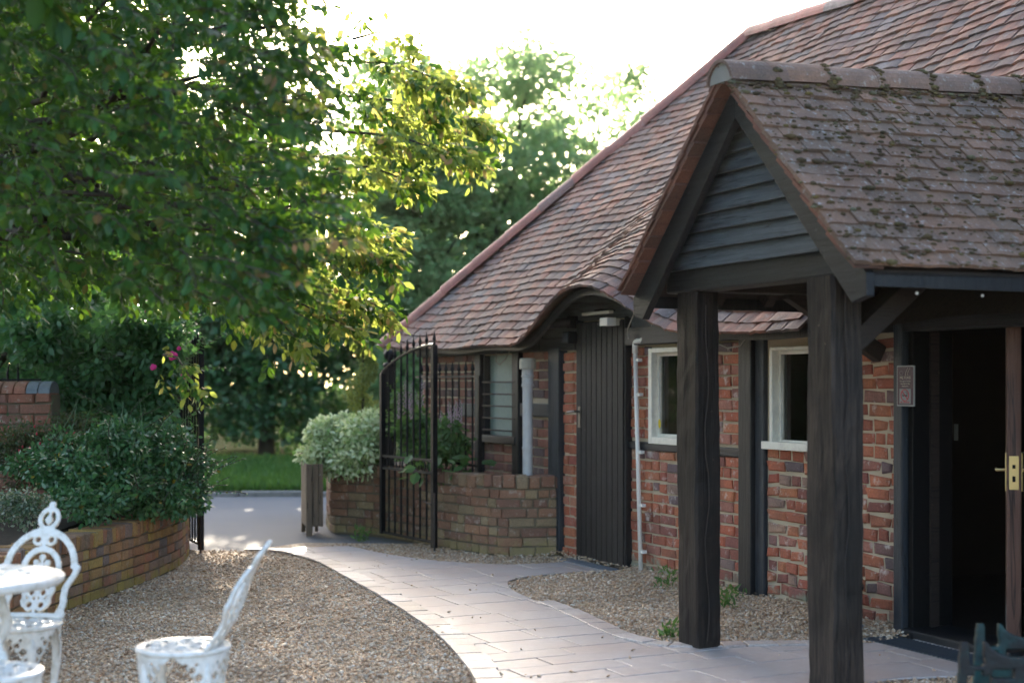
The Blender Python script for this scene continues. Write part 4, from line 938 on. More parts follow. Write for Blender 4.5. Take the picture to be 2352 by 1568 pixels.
rp = uw(Ux(1102, 5.05), 5.05); rail = thing('railing', 'black spear topped iron railing on the planter in front of the barn', 'railing', (rp.x, rp.y, 0), BROT)
for z in (.72, 1.50): MB().bx(-1.5, 0, -.006, .006, z - .01, z + .01).build('rail', M['iron'], rail)
MB().bx(-.015, .012, -.015, .015, .5, 1.50).build('end_post', M['iron'], rail)
for i in range(9):
    x = -.155 - i * .15; o = MB().tube([(x, 0, .56), (x, 0, 1.52)], .009, 8).build('bar', M['iron'], rail); s_ = MB(); spear(s_, x, 0, 1.52, 1.15); s_.build('finial', M['iron'], o)

# ================================================================== PIPES, LAMPS, SIGN
k = kx(1212); W_ = 5.36; p = uw(Ux(1212, W_), W_); dp = thing('soil_pipe', 'thick grey plastic soil pipe with cream cowl beside the frosted window', 'pipe', (p.x, p.y, .36))
MB().lathe([(.044, 0), (.044, 1.10)], 16).build('pipe', M['pvc_grey'], dp, smooth=False); MB().lathe([(.05, .52), (.05, .535)], 16).build('joint', M['pvc_grey'], dp)
MB().lathe([(.054, 1.05), (.054, 1.07), (.048, 1.075), (.048, 1.13), (.056, 1.135), (.056, 1.145), (.049, 1.15), (.049, 1.2)], 16).build('collar', M['pvc_grey'], dp); MB().lathe([(.07, 1.2), (.072, 1.21), (.072, 1.27), (.068, 1.275), (.068, 1.29), (.05, 1.295)], 16).build('cowl', M['pvc_cream'], dp)
W_ = 5.47; ub, ut = Ux(1472, W_), Ux(1459, W_); zt = zx(1459, 790, W_); p = uw(ub, W_); wp = thing('waste_pipe', 'thin white plastic waste pipe right of the plank door', 'pipe', (p.x, p.y, 0), BROT); du = ut - ub
MB().tube([(0, 0, .0), (du, 0, zt - .03)], .0165, 12).build('pipe', M['pvc'], wp, smooth=True)
MB().tube([(du, 0, zt - .07), (du, 0, zt - .01), (du + .01, 0, zt + .015), (du + .05, -.01, zt + .02), (du + .1, -.01, zt + .02), (du + .15, .01, zt + .05), (du + .22, .03, zt + .12)], .0225, 12).build('elbow', M['pvc'], wp, smooth=True)
for t in (.1, .3, .53, .78, .93): MB().bx(du * t - .022, du * t + .05, -.006, .03, zt * t - .012, zt * t + .012).build('clip', M['pvc'], wp, bevel=.002)
def fix(name, label, cat, x, y, W): p = uw(Ux(x, W), W, zx(x, y, W)); return thing(name, label, cat, p, BROT)
cc = fix('security_camera', 'black bullet security camera with led ring under the arched eave', 'camera', 1288, 740, 5.36)
c_ = MB().tube([(-.06, -.09, -.015), (-.05, -.07, -.012), (.03, .07, .0)], [.036, .04, .04], 14); c_.build('housing', M['iron'], cc); 
for a in range(10): MB().ball((-.061 + .022 * math.cos(a * PI / 5), -.091 + .006 * math.cos(a * PI / 5), -.015 + .024 * math.sin(a * PI / 5)), .0035, 6).build('led', M['print_grey'], cc)
MB().bx(.01, .05, .05, .14, -.05, .05).build('bracket', M['iron'], cc, bevel=.004)
fl = fix('floodlight', 'small black floodlight box below the security camera', 'lamp', 1306, 775, 5.38); MB().bx(-.05, .05, -.03, .05, -.05, .05).build('housing', M['iron'], fl, bevel=.006); MB().bx(-.04, .04, -.034, -.03, -.035, .035).build('lens', M['blue_post'], fl); MB().bx(-.015, .015, .05, .12, -.03, .03).build('bracket', M['iron'], fl)
st = fix('strip_light', 'thin pale strip light above the plank door', 'lamp', 1372, 719, 5.36); MB().bx(-.22, .22, -.02, .02, -.012, .012).build('tube', M['pvc_cream'], st, bevel=.004); MB().bx(-.05, .05, .0, .14, .012, .03).build('bracket', M['iron'], st)
al = fix('alarm_box', 'small white box lamp above the top of the plank door', 'lamp', 1396, 739, 5.38); MB().bx(-.06, .06, -.04, .04, -.032, .032).build('cover', M['pvc'], al, bevel=.004); MB().bx(-.055, .055, .04, .08, -.028, .028).build('base', M['pvc_cream'], al)
cb = thing('cable', 'thin pale cable looping under the eave right of the far porch post', 'cable', uw(Ux(1690, 5.4), 5.4, zx(1690, 795, 5.4)), BROT); MB().tube([(-.25, .03, .06), (-.2, .0, .02), (-.08, -.01, -.01), (.05, .0, .0), (.1, .03, .07), (.1, .06, .12)], .005, 6).build('wire', M['cable'], cb)
cb = thing('cable', 'thin pale cable hanging beside the top of the plank door', 'cable', uw(Ux(1445, 5.42), 5.42, zx(1445, 760, 5.42)), BROT); MB().tube([(.08, 0, .14), (.05, -.01, .08), (.0, -.01, .02), (-.01, .0, -.06)], .0055, 6).build('wire', M['cable'], cb)
cb = thing('cable', 'thin cable hanging above the small frosted window', 'cable', uw(Ux(1150, 5.42), 5.42, zx(1150, 830, 5.42)), BROT); MB().tube([(-.14, .02, .08), (-.1, 0, .0), (0, -.01, -.03), (.1, 0, .02), (.13, .03, .1)], .005, 6).build('wire', M['cable'], cb)
# sign
sg = fix('sign', 'narrow maroon no smoking sign on the bricks beside the open doorway', 'sign', 2081, 886, 5.43); sw, shh = .142, .228
MB().bx(-sw / 2, sw / 2, -.004, .004, -shh / 2, shh / 2).build('border', M['signwhite'], sg); MB().bx(-sw / 2 + .007, sw / 2 - .007, -.0055, -.004, -shh / 2 + .008, shh / 2 - .007).build('board', M['maroon'], sg)
MB().bx(-.046, .046, -.007, -.0055, -shh / 2 + .014, -shh / 2 + .098).build('symbol_panel', M['signwhite'], sg)
cz = -shh / 2 + .062
o = MB().tube([(.032 * math.cos(a), -.0085, cz + .032 * math.sin(a)) for a in np.linspace(0, 2 * PI, 25)[:-1]], .0024, 6, closed=True).build('prohibition_ring', M['red'], sg)
MB().tube([(-.022, -.009, cz + .023), (.022, -.009, cz - .023)], .0022, 6).build('prohibition_bar', M['red'], sg)
MB().bx(-.022, .02, -.0078, -.007, cz - .005, cz + .001).build('cigarette', M['ink'], sg); MB().tube([(.018, -.0078, cz + .004), (.02, -.0078, cz + .012), (.008, -.0078, cz + .016), (.012, -.0078, cz + .024)], .0012, 5).build('smoke', M['ink'], sg)
def text(t, size, x, z, mat, parent, name='lettering', y=-.0062, xs=1.0):
    cu = bpy.data.curves.new('t', 'FONT'); cu.body = t; cu.size = size; cu.align_x = 'CENTER'; cu.align_y = 'CENTER'; cu.extrude = .0004
    to = bpy.data.objects.new('t', cu); COL.objects.link(to); dg = bpy.context.evaluated_depsgraph_get(); dg.update()
    me = bpy.data.meshes.new_from_object(to.evaluated_get(dg)); bpy.data.objects.remove(to); me.materials.clear(); me.materials.append(M[mat])
    o = link(name, me, parent); o.location = (x, y, z); o.rotation_euler = (PI / 2, 0, 0); o.scale = (xs, 1, 1); return o
text('MILTONS', .021, 0, .046, 'print', sg, xs=1.0)
text('It is against the law', .0125, 0, .027, 'print', sg, xs=.9); text('to smoke in this', .0125, 0, .013, 'print', sg, xs=.9); text('Restaurant', .0125, 0, -.001, 'print', sg, xs=.95); text('NO SMOKING', .0135, 0, -shh / 2 + .022, 'red', sg, y=-.0078, xs=.9)
MB().tube([(-.032 + .014 * math.cos(a), -.0066, .072 + .012 * math.sin(a)) for a in np.linspace(.6, 6.4, 16)], .0009, 5).build('emblem', M['print_grey'], sg)
for x0 in (.0, .018): MB().tube([(x0 + .022, -.0066, .1), (x0 + .010, -.0066, .085), (x0 + .001, -.0066, .064), (x0 + .003, -.0066, .058), (x0 + .008, -.0066, .06)], .0011, 5).build('emblem', M['print'], sg)
# drain cover and grating
def lay(name, label, cat, pts, mat, bars=0):
    pts = [Vector(p[:2]) for p in pts]; c = sum(pts, Vector((0, 0))) / 4; root = thing(name, label, cat, (c.x, c.y, 0)); P = [(p.x - c.x, p.y - c.y) for p in pts]
    MB().prism(P, (0, 0, .008), (1, 0, 0), (0, 1, 0), (0, 0, 1), .012 if not bars else .006).build('plate', M[mat], root, bevel=.003)
    for i in range(bars):
        t = (i + .5) / bars; a = Vector(P[0]).lerp(Vector(P[1]), t); b = Vector(P[3]).lerp(Vector(P[2]), t); MB().tube([(a.x, a.y, .017), (b.x, b.y, .017)], .004, 4).build('bar', M['grille'], root)
    return root
lay('drain_cover', 'grey slab drain cover at the foot of the plank door', 'cover', [uw(Ux(1337) + .0, 5.27), uw(Ux(1440) + .05, 5.27), uw(Ux(1440) + .05, 5.41), uw(Ux(1337), 5.41)], 'slate')
lay('door_grating', 'metal grating mat before the open doorway threshold', 'grating', [uw(DOOR2[0] - .02, 5.16), uw(DOOR2[1], 5.16), uw(DOOR2[1], 5.38), uw(DOOR2[0] - .02, 5.38)], 'grille', 26)
# tub behind the nearer post, wooden box planter by the lane
tb = uw(-6.66, 5.26); tub = thing('tub', 'small black tapered tub behind the nearer porch post', 'tub', (tb.x, tb.y, 0), BROT)
MB().lathe([(.11, .03), (.115, .04), (.15, .24), (.158, .245), (.158, .265), (.14, .265), (.13, .2)], 20).build('body', M['rust'], tub); MB().lathe([(.14, .0), (.16, .03), (.15, .035)], 20).build('saucer', M['slate'], tub)
bx0 = ground(718, 1231); pl2 = thing('wooden_planter', 'tall brown wooden box planter at the end of the brick planter', 'planter', (bx0.x, bx0.y, 0), .25)
for i, (a, b) in enumerate(((-.06, .0), (.003, .055), (.058, .10))): MB().bx(a, b, 0, .02, .0 if i == 0 else .09, .68).build('plank', M['oak'], pl2, bevel=.004)
for i in range(4): MB().bx(-.06, -.04, .025 + i * .1, .12 + i * .1, .09, .68).build('plank', M['oak'], pl2, bevel=.004)
MB().bx(-.06, -.02, .42, .46, 0, .68).build('leg', M['oak'], pl2); MB().bx(.07, .10, .42, .46, 0, .68).build('leg', M['oak'], pl2); MB().bx(-.035, .09, .03, .4, .1, .6).build('soil_box', M['soil'], pl2)

# ================================================================== CAST METAL FURNITURE
def grid_plate(inside, x0, x1, z0, z1, c, place):
    nx, nz = int((x1 - x0) / c), int((z1 - z0) / c); idx = {}; V = []; F = []
    def vid(i, j):
        if (i, j) not in idx: idx[(i, j)] = len(V); V.append(place(x0 + i * c, z0 + j * c))
        return idx[(i, j)]
    for i in range(nx):
        for j in range(nz):
            if inside(x0 + (i + .5) * c, z0 + (j + .5) * c): F.append((vid(i, j), vid(i + 1, j), vid(i + 1, j + 1), vid(i, j + 1)))
    return V, F
def plate_obj(name, V, F, mat, parent, thick, it=4):
    o = link(name, new_mesh(name, V, F, mat, True), parent)
    s = o.modifiers.new('smooth', 'SMOOTH'); s.factor = .5; s.iterations = it
    m = o.modifiers.new('thick', 'SOLIDIFY'); m.thickness = thick; m.offset = 0
    s = o.modifiers.new('round', 'SMOOTH'); s.factor = .5; s.iterations = 2
    return o
def ring(x, z, cx, cz, ro, ri): d = math.hypot(x - cx, z - cz); return ri < d < ro
def disc(x, z, cx, cz, r): return math.hypot(x - cx, z - cz) < r
def back_in(x, z):
    ax = abs(x)
    if z > .2 and ring(x, z, 0, .2, .168, .139): return True
    if z <= .2:
        sx_ = .153 - .055 * ((.2 - z) / .2) ** 1.4 + .012 * math.sin(z * 40)
        if abs(ax - sx_) < .0145: return True
    if disc(ax, z, .17, .205, .014) or disc(ax, z, .128, .015, .02): return True
    if ring(x, z, 0, .405, .05, .03) or disc(x, z, 0, .40, .017) or disc(x, z, 0, .462, .016) or (ax < .04 and .355 < z < .37) or (ax < .006 and .38 < z < .44): return True
    if ring(ax, z, .029, .318, .026, .012) or (ax < .012 and .28 < z < .345): return True
    if z > .2 and ring(x, z, 0, .2, .092, .066): return True
    if z <= .2 and .04 < z and abs(ax - (.079 - .03 * ((.2 - z) / .16))) < .012 + .003 * math.sin(z * 130): return True
    for (cx, cz, r) in ((0, .245, .015), (.026, .222, .014), (0, .21, .013), (.03, .19, .013), (0, .175, .012), (.018, .155, .012), (0, .135, .012)):
        if disc(ax, z, cx, cz, r): return True
    if ax < .005 and .02 < z < .25: return True
    if ring(ax, z, .026, .10, .025, .011) or ring(ax, z, .026, .05, .026, .012) or (ax < .115 and z < .02): return True
    return False
lean = lambda z: .125 + .43 * z + .012 * math.sin(z * 14)
BV, BF = grid_plate(back_in, -.19, .19, .0, .48, .004, lambda x, z: (x, lean(z) - .18 * x * x * 4 * max(0, 1 - z * 1.5) , .432 + z))
def seat_in(x, y):
    r = math.hypot(x, y); a = math.atan2(y, x)
    if r > .172: return False
    if r > .142 or ring(x, y, 0, 0, .085, .073) or r < .03: return True
    a6 = (a + PI) % (PI / 4) - PI / 8
    if .08 < r < .145 and (abs(a6 - .35 * math.sin((r - .08) * 48)) * r < .008): return True
    if ring(r * math.cos(a6), r * math.sin(a6), .112, 0, .022, .011): return True
    return r < .076 and abs(((a + PI) % (PI / 3)) - PI / 6) * r < .007
SV, SF = grid_plate(seat_in, -.175, .175, -.175, .175, .005, lambda x, y: (x, y, .428))
def apron_in(a, z):       # a in metres along the rim from the leg centre, z height
    t = abs(a) / .118
    if t > 1: return False
    lo = .400 - .18 * (1 - t) ** 1.5
    if z < lo: return False
    for (ca, cz, r) in ((.035, .335, .013), (.06, .365, .012), (.045, .385, .007), (.085, .382, .008), (.0, .375, .009), (.02, .30, .008)):
        if disc(abs(a), z, ca, cz, r): return False
    return True
AV, AF = grid_plate(apron_in, -.12, .12, .22, .42, .005, lambda a, z: (.168 * math.sin(a / .168), -.168 * math.cos(a / .168) + .03 * (.42 - z) - .05 * max(0, .3 - z), z))
chair_meshes = {}
def chair(label, loc, back, hs=1.0):
    root = thing('garden_chair', label, 'chair', (loc[0], loc[1], 0), math.atan2(-back[0], back[1]), 'white cast metal chairs round the table')
    def shared(key, name, V, F, thick, parent):
        if key not in chair_meshes: chair_meshes[key] = new_mesh(name, V, F, M['white_metal'], True)
        o = link(name, chair_meshes[key], parent)
        s = o.modifiers.new('smooth', 'SMOOTH'); s.factor = .5; s.iterations = 3
        m = o.modifiers.new('thick', 'SOLIDIFY'); m.thickness = thick; m.offset = 0
        s = o.modifiers.new('round', 'SMOOTH'); s.factor = .45; s.iterations = 2; return o
    bk = shared('back', 'backrest', BV, BF, .016, root); bk.scale = (1, 1, hs); bk.location = (0, 0, .432 * (1 - hs)); st_ = shared('seat', 'seat', SV, SF, .012, root)
    MB().tube([(.17 * math.cos(a), .17 * math.sin(a), .424) for a in np.linspace(0, 2 * PI, 41)[:-1]], .011, 8, closed=True).build('seat_rim', M['white_metal'], st_, smooth=True)
    for q in range(4):
        a = PI / 4 + q * PI / 2; ap = shared('apron', 'apron', AV, AF, .01, root); ap.rotation_euler = (0, 0, a)
        pts = [(0, -.155, .40), (0, -.165, .33), (0, -.163, .25), (0, -.15, .16), (0, -.145, .09), (0, -.158, .035), (0, -.18, .008)]
        lg = MB().tube(pts, [.014, .02, .019, .015, .0125, .013, .016], 10); o = lg.build('leg', M['white_metal'], root, smooth=True); o.rotation_euler = (0, 0, a)
    return root
chair('white cast metal chair facing the table with its ornate back towards the brick wall', (-2.06, 5.93), (.13, .985))
chair('white cast metal chair turned side on alone on the open gravel', (-1.252, 5.42), (1, -.01), .84)
chair('white cast metal chair cut off by the bottom left corner', (-1.81, 4.93), (-.8, .6))
tab = thing('garden_table', 'round white cast metal garden table at the left edge', 'table', (-2.05, 5.28, 0))
MB().lathe([(.0, .688), (.34, .688), (.362, .68), (.372, .69), (.374, .705), (.366, .712), (.345, .713), (.335, .709), (.29, .709), (.286, .712), (.276, .712), (.27, .707), (.001, .707)], 56).build('table_top', M['white_metal'], tab, smooth=False)
def tt_in(x, y):
    r = math.hypot(x, y); a = math.atan2(y, x)
    if r > .262: return False
    if ring(x, y, 0, 0, .262, .25) or ring(x, y, 0, 0, .13, .12): return True
    a6 = (a + PI) % (PI / 6) - PI / 12
    return (.12 < r < .255 and (ring(r * math.cos(a6), r * math.sin(a6), .19, 0, .034, .021) or disc(r * math.cos(a6), r * math.sin(a6), .19, 0, .012) or abs(abs(a6) - .24) * r < .008)) or (r < .12 and (ring(x % .05, y % .05, .025, .025, .023, .014)))
V, F = grid_plate(tt_in, -.265, .265, -.265, .265, .006, lambda x, y: (x, y, .709)); plate_obj('relief', V, F, M['white_metal'], tab, .008, 2)
for q in range(3):
    a = .15 + q * 2 * PI / 3
    o = MB().tube([(.06, 0, .685), (.14, 0, .63), (.17, 0, .54), (.11, 0, .42), (.05, 0, .33), (.06, 0, .22), (.15, 0, .12), (.25, 0, .05), (.29, 0, .012)], [.018, .024, .02, .026, .02, .02, .018, .018, .02], 10).build('leg', M['white_metal'], tab, smooth=True); o.rotation_euler = (0, 0, a)
    o = MB().tube([(.1 + .03 * math.cos(b), 0, .585 + .03 * math.sin(b)) for b in np.linspace(0, 5, 12)], .008, 8).build('scroll', M['white_metal'], tab, smooth=True); o.rotation_euler = (0, 0, a)
MB().tube([(.06 * math.cos(a), .06 * math.sin(a), .34) for a in np.linspace(0, 2 * PI, 21)[:-1]], .01, 8, closed=True).build('collar', M['white_metal'], tab, smooth=True)
# cast iron frame at the bottom right corner
ID = 5.5
def iv(zx_, zy): p = at((3340 + zx_ / 2.064) / 1.6327, (1800 + zy / 2.064) / 1.6327, ID); return (p.x, p.z)
outl = [iv(*p) for p in ((540, 1242), (598, 1242), (604, 1330), (612, 1425), (650, 1440), (700, 1440), (722, 1420), (716, 1244), (742, 1250), (780, 1300), (850, 1342), (930, 1364), (1130, 1362), (1260, 1380), (1260, 1980), (500, 1980), (524, 1400))]
outl = [(x, max(z, .0)) for x, z in outl]
hA_ = iv(676, 1500); hB_ = iv(680, 1540); hC_ = iv(865, 1490); hs = .022
def in_poly(x, z, P):
    ins = False; j = len(P) - 1
    for i in range(len(P)):
        if (P[i][1] > z) != (P[j][1] > z) and x < (P[j][0] - P[i][0]) * (z - P[i][1]) / (P[j][1] - P[i][1]) + P[i][0]: ins = not ins
        j = i
    return ins
def iron_in(x, z):
    if not in_poly(x, z, outl): return False
    if disc(x, z, *hA_, .017) or (abs(x - hB_[0]) < .046 and abs(z - hB_[1] + .004) < .02): return False
    if abs(x - hC_[0]) < .042 and abs(z - hC_[1]) < .016: return False
    return not (abs(x - hB_[0] - .05) < .15 and .03 < z < .17 and abs(x - hB_[0] - .05) + (z - .03) < .2)
xs_ = [p[0] for p in outl]; zs_ = [p[1] for p in outl]; xm = (min(xs_) + max(xs_)) / 2
V, F = grid_plate(iron_in, min(xs_), max(xs_), 0, max(zs_) + .01, .004, lambda x, z: (x - xm, 0, z))
ir = thing('cast_iron_frame', 'black cast iron frame with flaking teal paint in the bottom right corner', 'ironwork', (xm, ID, 0)); plate_obj('side_plate', V, F, M['teal'], ir, .03, 2); 
o = plate_obj('side_plate', V, F, M['teal'], ir, .03, 2); o.location = (.2, .42, 0)
MB().tube([(.05, 0, .3), (.25, .42, .3)], .02, 8).build('tie_rod', M['rust'], ir); MB().tube([(-.1, 0, .12), (.1, .42, .12)], .02, 8).build('tie_rod', M['rust'], ir)

# ================================================================== VEGETATION
def branch_tubes(mb, A, B, r0, r1, wob=.12, n=7):
    A, B = Vector(A), Vector(B); pts = []
    for i in range(n):
        t = i / (n - 1); pts.append(A.lerp(B, t) + Vector((random.uniform(-1, 1), random.uniform(-1, 1), random.uniform(-1, 1) + 1.2 * math.sin(PI * t))) * wob * (A - B).length * (.35 if 0 < i < n - 1 else 0))
    mb.tube(pts, [r0 + (r1 - r0) * i / (n - 1) for i in range(n)], 6)
# --- overhanging plum tree, near left
TRUNK = Vector((-4.5, 10.4, .4)); FORK = Vector((-4.3, 10.0, 2.3))
tree = thing('plum_tree', 'overhanging plum tree whose leafy crown fills the upper left', 'tree', TRUNK)
wood = MB(); wood.tube([(0, 0, 0), (.03, -.05, .7), (.08, -.2, 1.4), tuple(FORK - TRUNK)], [.16, .13, .12, .11], 10)
sil = [(-250, -160), (715, -160), (725, 30), (750, 120), (760, 210), (735, 330), (790, 430), (815, 500), (770, 580), (740, 640), (660, 715), (560, 715), (480, 690), (400, 700), (300, 650), (180, 640), (-250, 620)]
tipreg = [((820, 160), (1050, 200), 60), ((820, 240), (1100, 290), 85), ((790, 320), (1080, 370), 75), ((790, 410), (950, 420), 45), ((750, 530), (880, 540), 45), ((750, 590), (890, 610), 60), ((690, 660), (870, 705), 60), ((640, 715), (790, 745), 45), ((620, 740), (690, 785), 22), ((415, 835), (440, 870), 12), ((850, 110), (930, 100), 16)]
gaps = [(465, 130, 38, 45), (600, 290, 55, 45), (690, 340, 28, 30), (660, 430, 40, 25), (430, 240, 20, 35), (770, 90, 35, 70), (805, 290, 30, 50)]
P_, A_, S_, tipm = [], [], [], []
def spray(start, d, L, nl, size, tip):
    d = Vector(d).normalized(); p = Vector(start); st = L / nl; pts = [p.copy()]
    for i in range(nl):
        d = (d + Vector((random.gauss(0, .10), random.gauss(0, .10), random.gauss(0, .08) - .035))).normalized(); p = p + d * st; pts.append(p.copy())
        side = Vector((random.gauss(0, 1), random.gauss(0, 1), random.gauss(0, .6))); side = (side - d * side.dot(d)).normalized()
        for q in range(1 + (random.random() < .55)):
            s2 = side if q == 0 else -side
            P_.append(tuple(p + s2 * .01)); A_.append(tuple(d * .55 + s2 * .8 + Vector((0, 0, -.55)))); S_.append(size * random.uniform(.55, 1.3)); tipm.append(tip)
    return pts
twig = MB()
cnt = 0
while cnt < 980:
    x, y = random.uniform(-200, 890), random.uniform(-120, 800)
    if not in_poly(x, y, sil): continue
    if any(((x - a) / c) ** 2 + ((y - b) / e) ** 2 < 1 for a, b, c, e in gaps): continue
    d = random.uniform(5.3, 8.6 if x < 560 else 7.2); p = at(x, y, d); out = Vector((p.x - FORK.x, (p.y - FORK.y) * .6, (p.z - FORK.z) * .5 + .1)) + Vector((random.gauss(0, .5), random.gauss(0, .5), random.gauss(0, .4)))
    L = random.uniform(.2, .38); o_ = out.normalized(); pts = spray(p - o_ * L * .5, out, L, random.randint(11, 19), .054, x > 640 and random.random() < .3)
    twig.tube([q - TRUNK for q in pts[::3]], .0035, 3)
    cnt += 1
cnt = 0
while cnt < 800:                       # deeper, higher rear half of the crown
    x, y = random.uniform(-220, 760), random.uniform(-520, 740)
    if not in_poly(x, max(y, -150), sil) or x > 590 + random.uniform(-70, 40): continue
    if y > 0 and any(((x - a) / (c * .8)) ** 2 + ((y - b) / (e * .8)) ** 2 < 1 for a, b, c, e in gaps): continue
    p = at(x, y, random.uniform(8.8, 12.2)); out = Vector((p.x - FORK.x, p.y - FORK.y, (p.z - FORK.z) * .5)) + Vector((random.gauss(0, .6), random.gauss(0, .6), random.gauss(0, .5)))
    spray(p, out, random.uniform(.35, .6), random.randint(13, 22), .085, False); cnt += 1
for i in range(420):                    # unseen leaf mass added above the picture to shade the crown below
    p = Vector((random.uniform(-6.0, -1.5), random.uniform(4.6, 11.5), 0)); zmin = EYE + (HOR + 90) * p.y / FPX; p.z = zmin + random.random() * 1.3
    spray(p, Vector((random.gauss(0, 1), random.gauss(0, 1), random.gauss(0, .4))), random.uniform(.4, .6), random.randint(14, 22), .12, False)
for (a, b, k) in tipreg:
    d0 = random.uniform(7.3, 8.1); pa, pb = at(a[0] - 40, a[1] - 20, d0), at(b[0], b[1], d0 - random.uniform(0, .5)); twig.tube([pa - TRUNK, pa.lerp(pb, .5) + Vector((0, 0, .05)) - TRUNK, pb - TRUNK], [.009, .006, .003], 5)
    for i in range(k):
        t = random.random() ** .8; c = pa.lerp(pb, t); spread = .14 * (1 - t * .75)
        c = c + Vector((random.gauss(0, spread * .5), random.gauss(0, spread * 1.3), random.gauss(0, spread * .55))); dr = (pb - pa).normalized() + Vector((random.gauss(0, .45), random.gauss(0, .5), random.gauss(-.1, .4)))
        spray(c, dr, random.uniform(.09, .2), random.randint(4, 8), .056, random.random() < .64)
for i in range(26):
    while True:
        x, y = random.uniform(0, 800), random.uniform(-50, 720)
        if in_poly(x, y, sil): break
    branch_tubes(wood, FORK - TRUNK, at(x, y, random.uniform(6, 9)) - TRUNK, .04, .006)
P_, A_, S_, tipm = np.array(P_), np.array(A_), np.array(S_), np.array(tipm)
R_ = leaf_frames(A_, None, .55); loc0 = P_ - np.array(TRUNK)
trunk = wood.build('trunk', M['bark'], tree, smooth=True); twig.build('twigs', M['bark'], tree)['kind'] = 'stuff'
order = np.argsort(P_[:, 1] / S_ + np.where((P_[:, 0] / P_[:, 1] * FPX + CX < 20), 1000, 0) + np.where(HOR - FPX * (P_[:, 2] - EYE) / P_[:, 1] < 10, 1000, 0)); sing = order[:300]; rest = np.ones(len(P_), bool); rest[sing] = False
a_ = rest & ~tipm; b_ = rest & tipm
crown = link('crown', leaf_mesh('crown', loc0[a_], R_[a_], S_[a_], M['leaf_near']), tree)
link('young_sunlit_leaves', leaf_mesh('young_sunlit_leaves', loc0[b_], R_[b_], S_[b_], M['leaf_tip'], .9), tree)['kind'] = 'stuff'
one = [new_mesh('leaf', LEAF, [tuple(map(int, f)) for f in LEAF_F], M['leaf_near']), new_mesh('leaf', LEAF, [tuple(map(int, f)) for f in LEAF_F], M['leaf_tip'])]
for i in sing:
    o = link('leaf', one[int(tipm[i])], crown); mx = Matrix(R_[i].tolist()).to_4x4(); mx.translation = loc0[i]; o.matrix_local = mx @ Matrix.Diagonal((S_[i], S_[i], S_[i], 1))

def tree_blob(name, label, cat, base, blobs, leaf, mat, trunk_h=0, tr=.1, group=None, shell=.55, droop=.3, width=1.0, limbs=0, jit=.6):
    """blobs: (cx,cy,cz,rx,ry,rz,n) in world coords"""
    root = thing(name, label, cat, base, 0, group); B = Vector(base)
    pos, nr = blob_points([b[:3] for b in blobs], [b[3:6] for b in blobs], [b[6] for b in blobs], shell)
    keep = pos[:, 2] > B.z + .02; pos, nr = pos[keep], nr[keep]
    if trunk_h:
        w = MB(); w.tube([(0, 0, 0), (.05, .02, trunk_h * .5), (-.03, 0, trunk_h)], [tr, tr * .8, tr * .55], 8)
        for i in range(limbs):
            b = random.choice(blobs); branch_tubes(w, (0, 0, trunk_h * random.uniform(.5, .95)), Vector(b[:3]) - B + Vector((random.gauss(0, .2) * b[3], 0, random.gauss(0, .3) * b[5])), tr * .4, tr * .08)
        w.build('trunk', M['bark'], root, smooth=True)
    foliage('crown' if cat == 'tree' else 'foliage', pos - np.array(B), nr, leaf, M[mat], root, droop, jit, width); return root
def clumps(c, r, k, cr, n, flat=.75, zmin=None):
    out = []
    for i in range(k):
        u = unit(1)[0]; t = rng.random() ** .45; p = np.array(c) + u * np.array(r) * t
        if zmin is not None and p[2] < zmin: p[2] = zmin + rng.random() * .4
        s = cr * rng.uniform(.6, 1.3); out.append((*p, s, s, s * flat, n))
    return out
# --- tall light tree behind the barn and the dark trees across the lane
tree_blob('beech_tree', 'tall light green tree behind the barn roof against the white sky', 'tree', (-.6, 27, .1), clumps((.2, 27, 4.9), (2.5, 2.0, 3.2), 200, .5, 150), .135, 'leaf_back', 4.2, .16, 'trees across the lane', limbs=16)
tree_blob('beech_tree', 'slim light green tree top right of the tall one above the barn hip', 'tree', (2.2, 29, .1), clumps((2.35, 29, 4.7), (.95, .9, 3.2), 64, .42, 140), .13, 'leaf_back', 4, .1, 'trees across the lane', limbs=6)
for (x, y, h, rx, lab) in ((-1.95, 26.0, 7.6, 1.35, 'leafy tree left of the tall light tree across the lane'), (-4.6, 26.6, 7.0, 1.8, 'broad dark evergreen tree straight above the grass verge'), (-7.2, 26.4, 6.2, 2.0, 'dark evergreen tree behind the edge on gate leaf'), (-10.2, 26.8, 6.6, 2.2, 'dark evergreen tree furthest left across the lane')):
    tree_blob('evergreen_tree', lab, 'tree', (x, y, .1), clumps((x, y, h * .52), (rx, 1.5, h * .5), 150 if x > -3 else 90, .55, 170, zmin=.3), .15, 'leaf_back' if x > -3 else 'leaf_dark', h * .6, .16, 'trees across the lane', limbs=8)
tree_blob('hedge', 'dark overgrown hedge at the back of the grass verge', 'hedge', (-5, 26.6, .1), [b for k in range(30) for b in clumps((-13 + k * .5, 26.6 + .25 * math.sin(k), 1.3), (.5, .5, 1.25), 5, .5, 130, zmin=.15)], .14, 'leaf_dark')
for (x, y, h, rx, lab) in ((-25.5, 60, 21, 4.2, 'very tall tree added as a sun block far beyond the lane at the extreme left'), (-21.7, 60, 21, 3.4, 'very tall tree added as a sun block far beyond the lane behind the garden wall'), (-16.0, 61, 16.3, 2.6, 'tall distant tree added as a sun block, seen in gaps of the plum crown')):
    tree_blob('sun_block_tree', lab, 'tree', (x, y, 0), clumps((x, y, h * .6), (rx, 2.5, h * .42), 120, 1.25, 130), .42, 'leaf_dark', h * .6, .4, 'trees across the lane', limbs=10)  # distant trees added to block low sun, kept to fill crown gaps
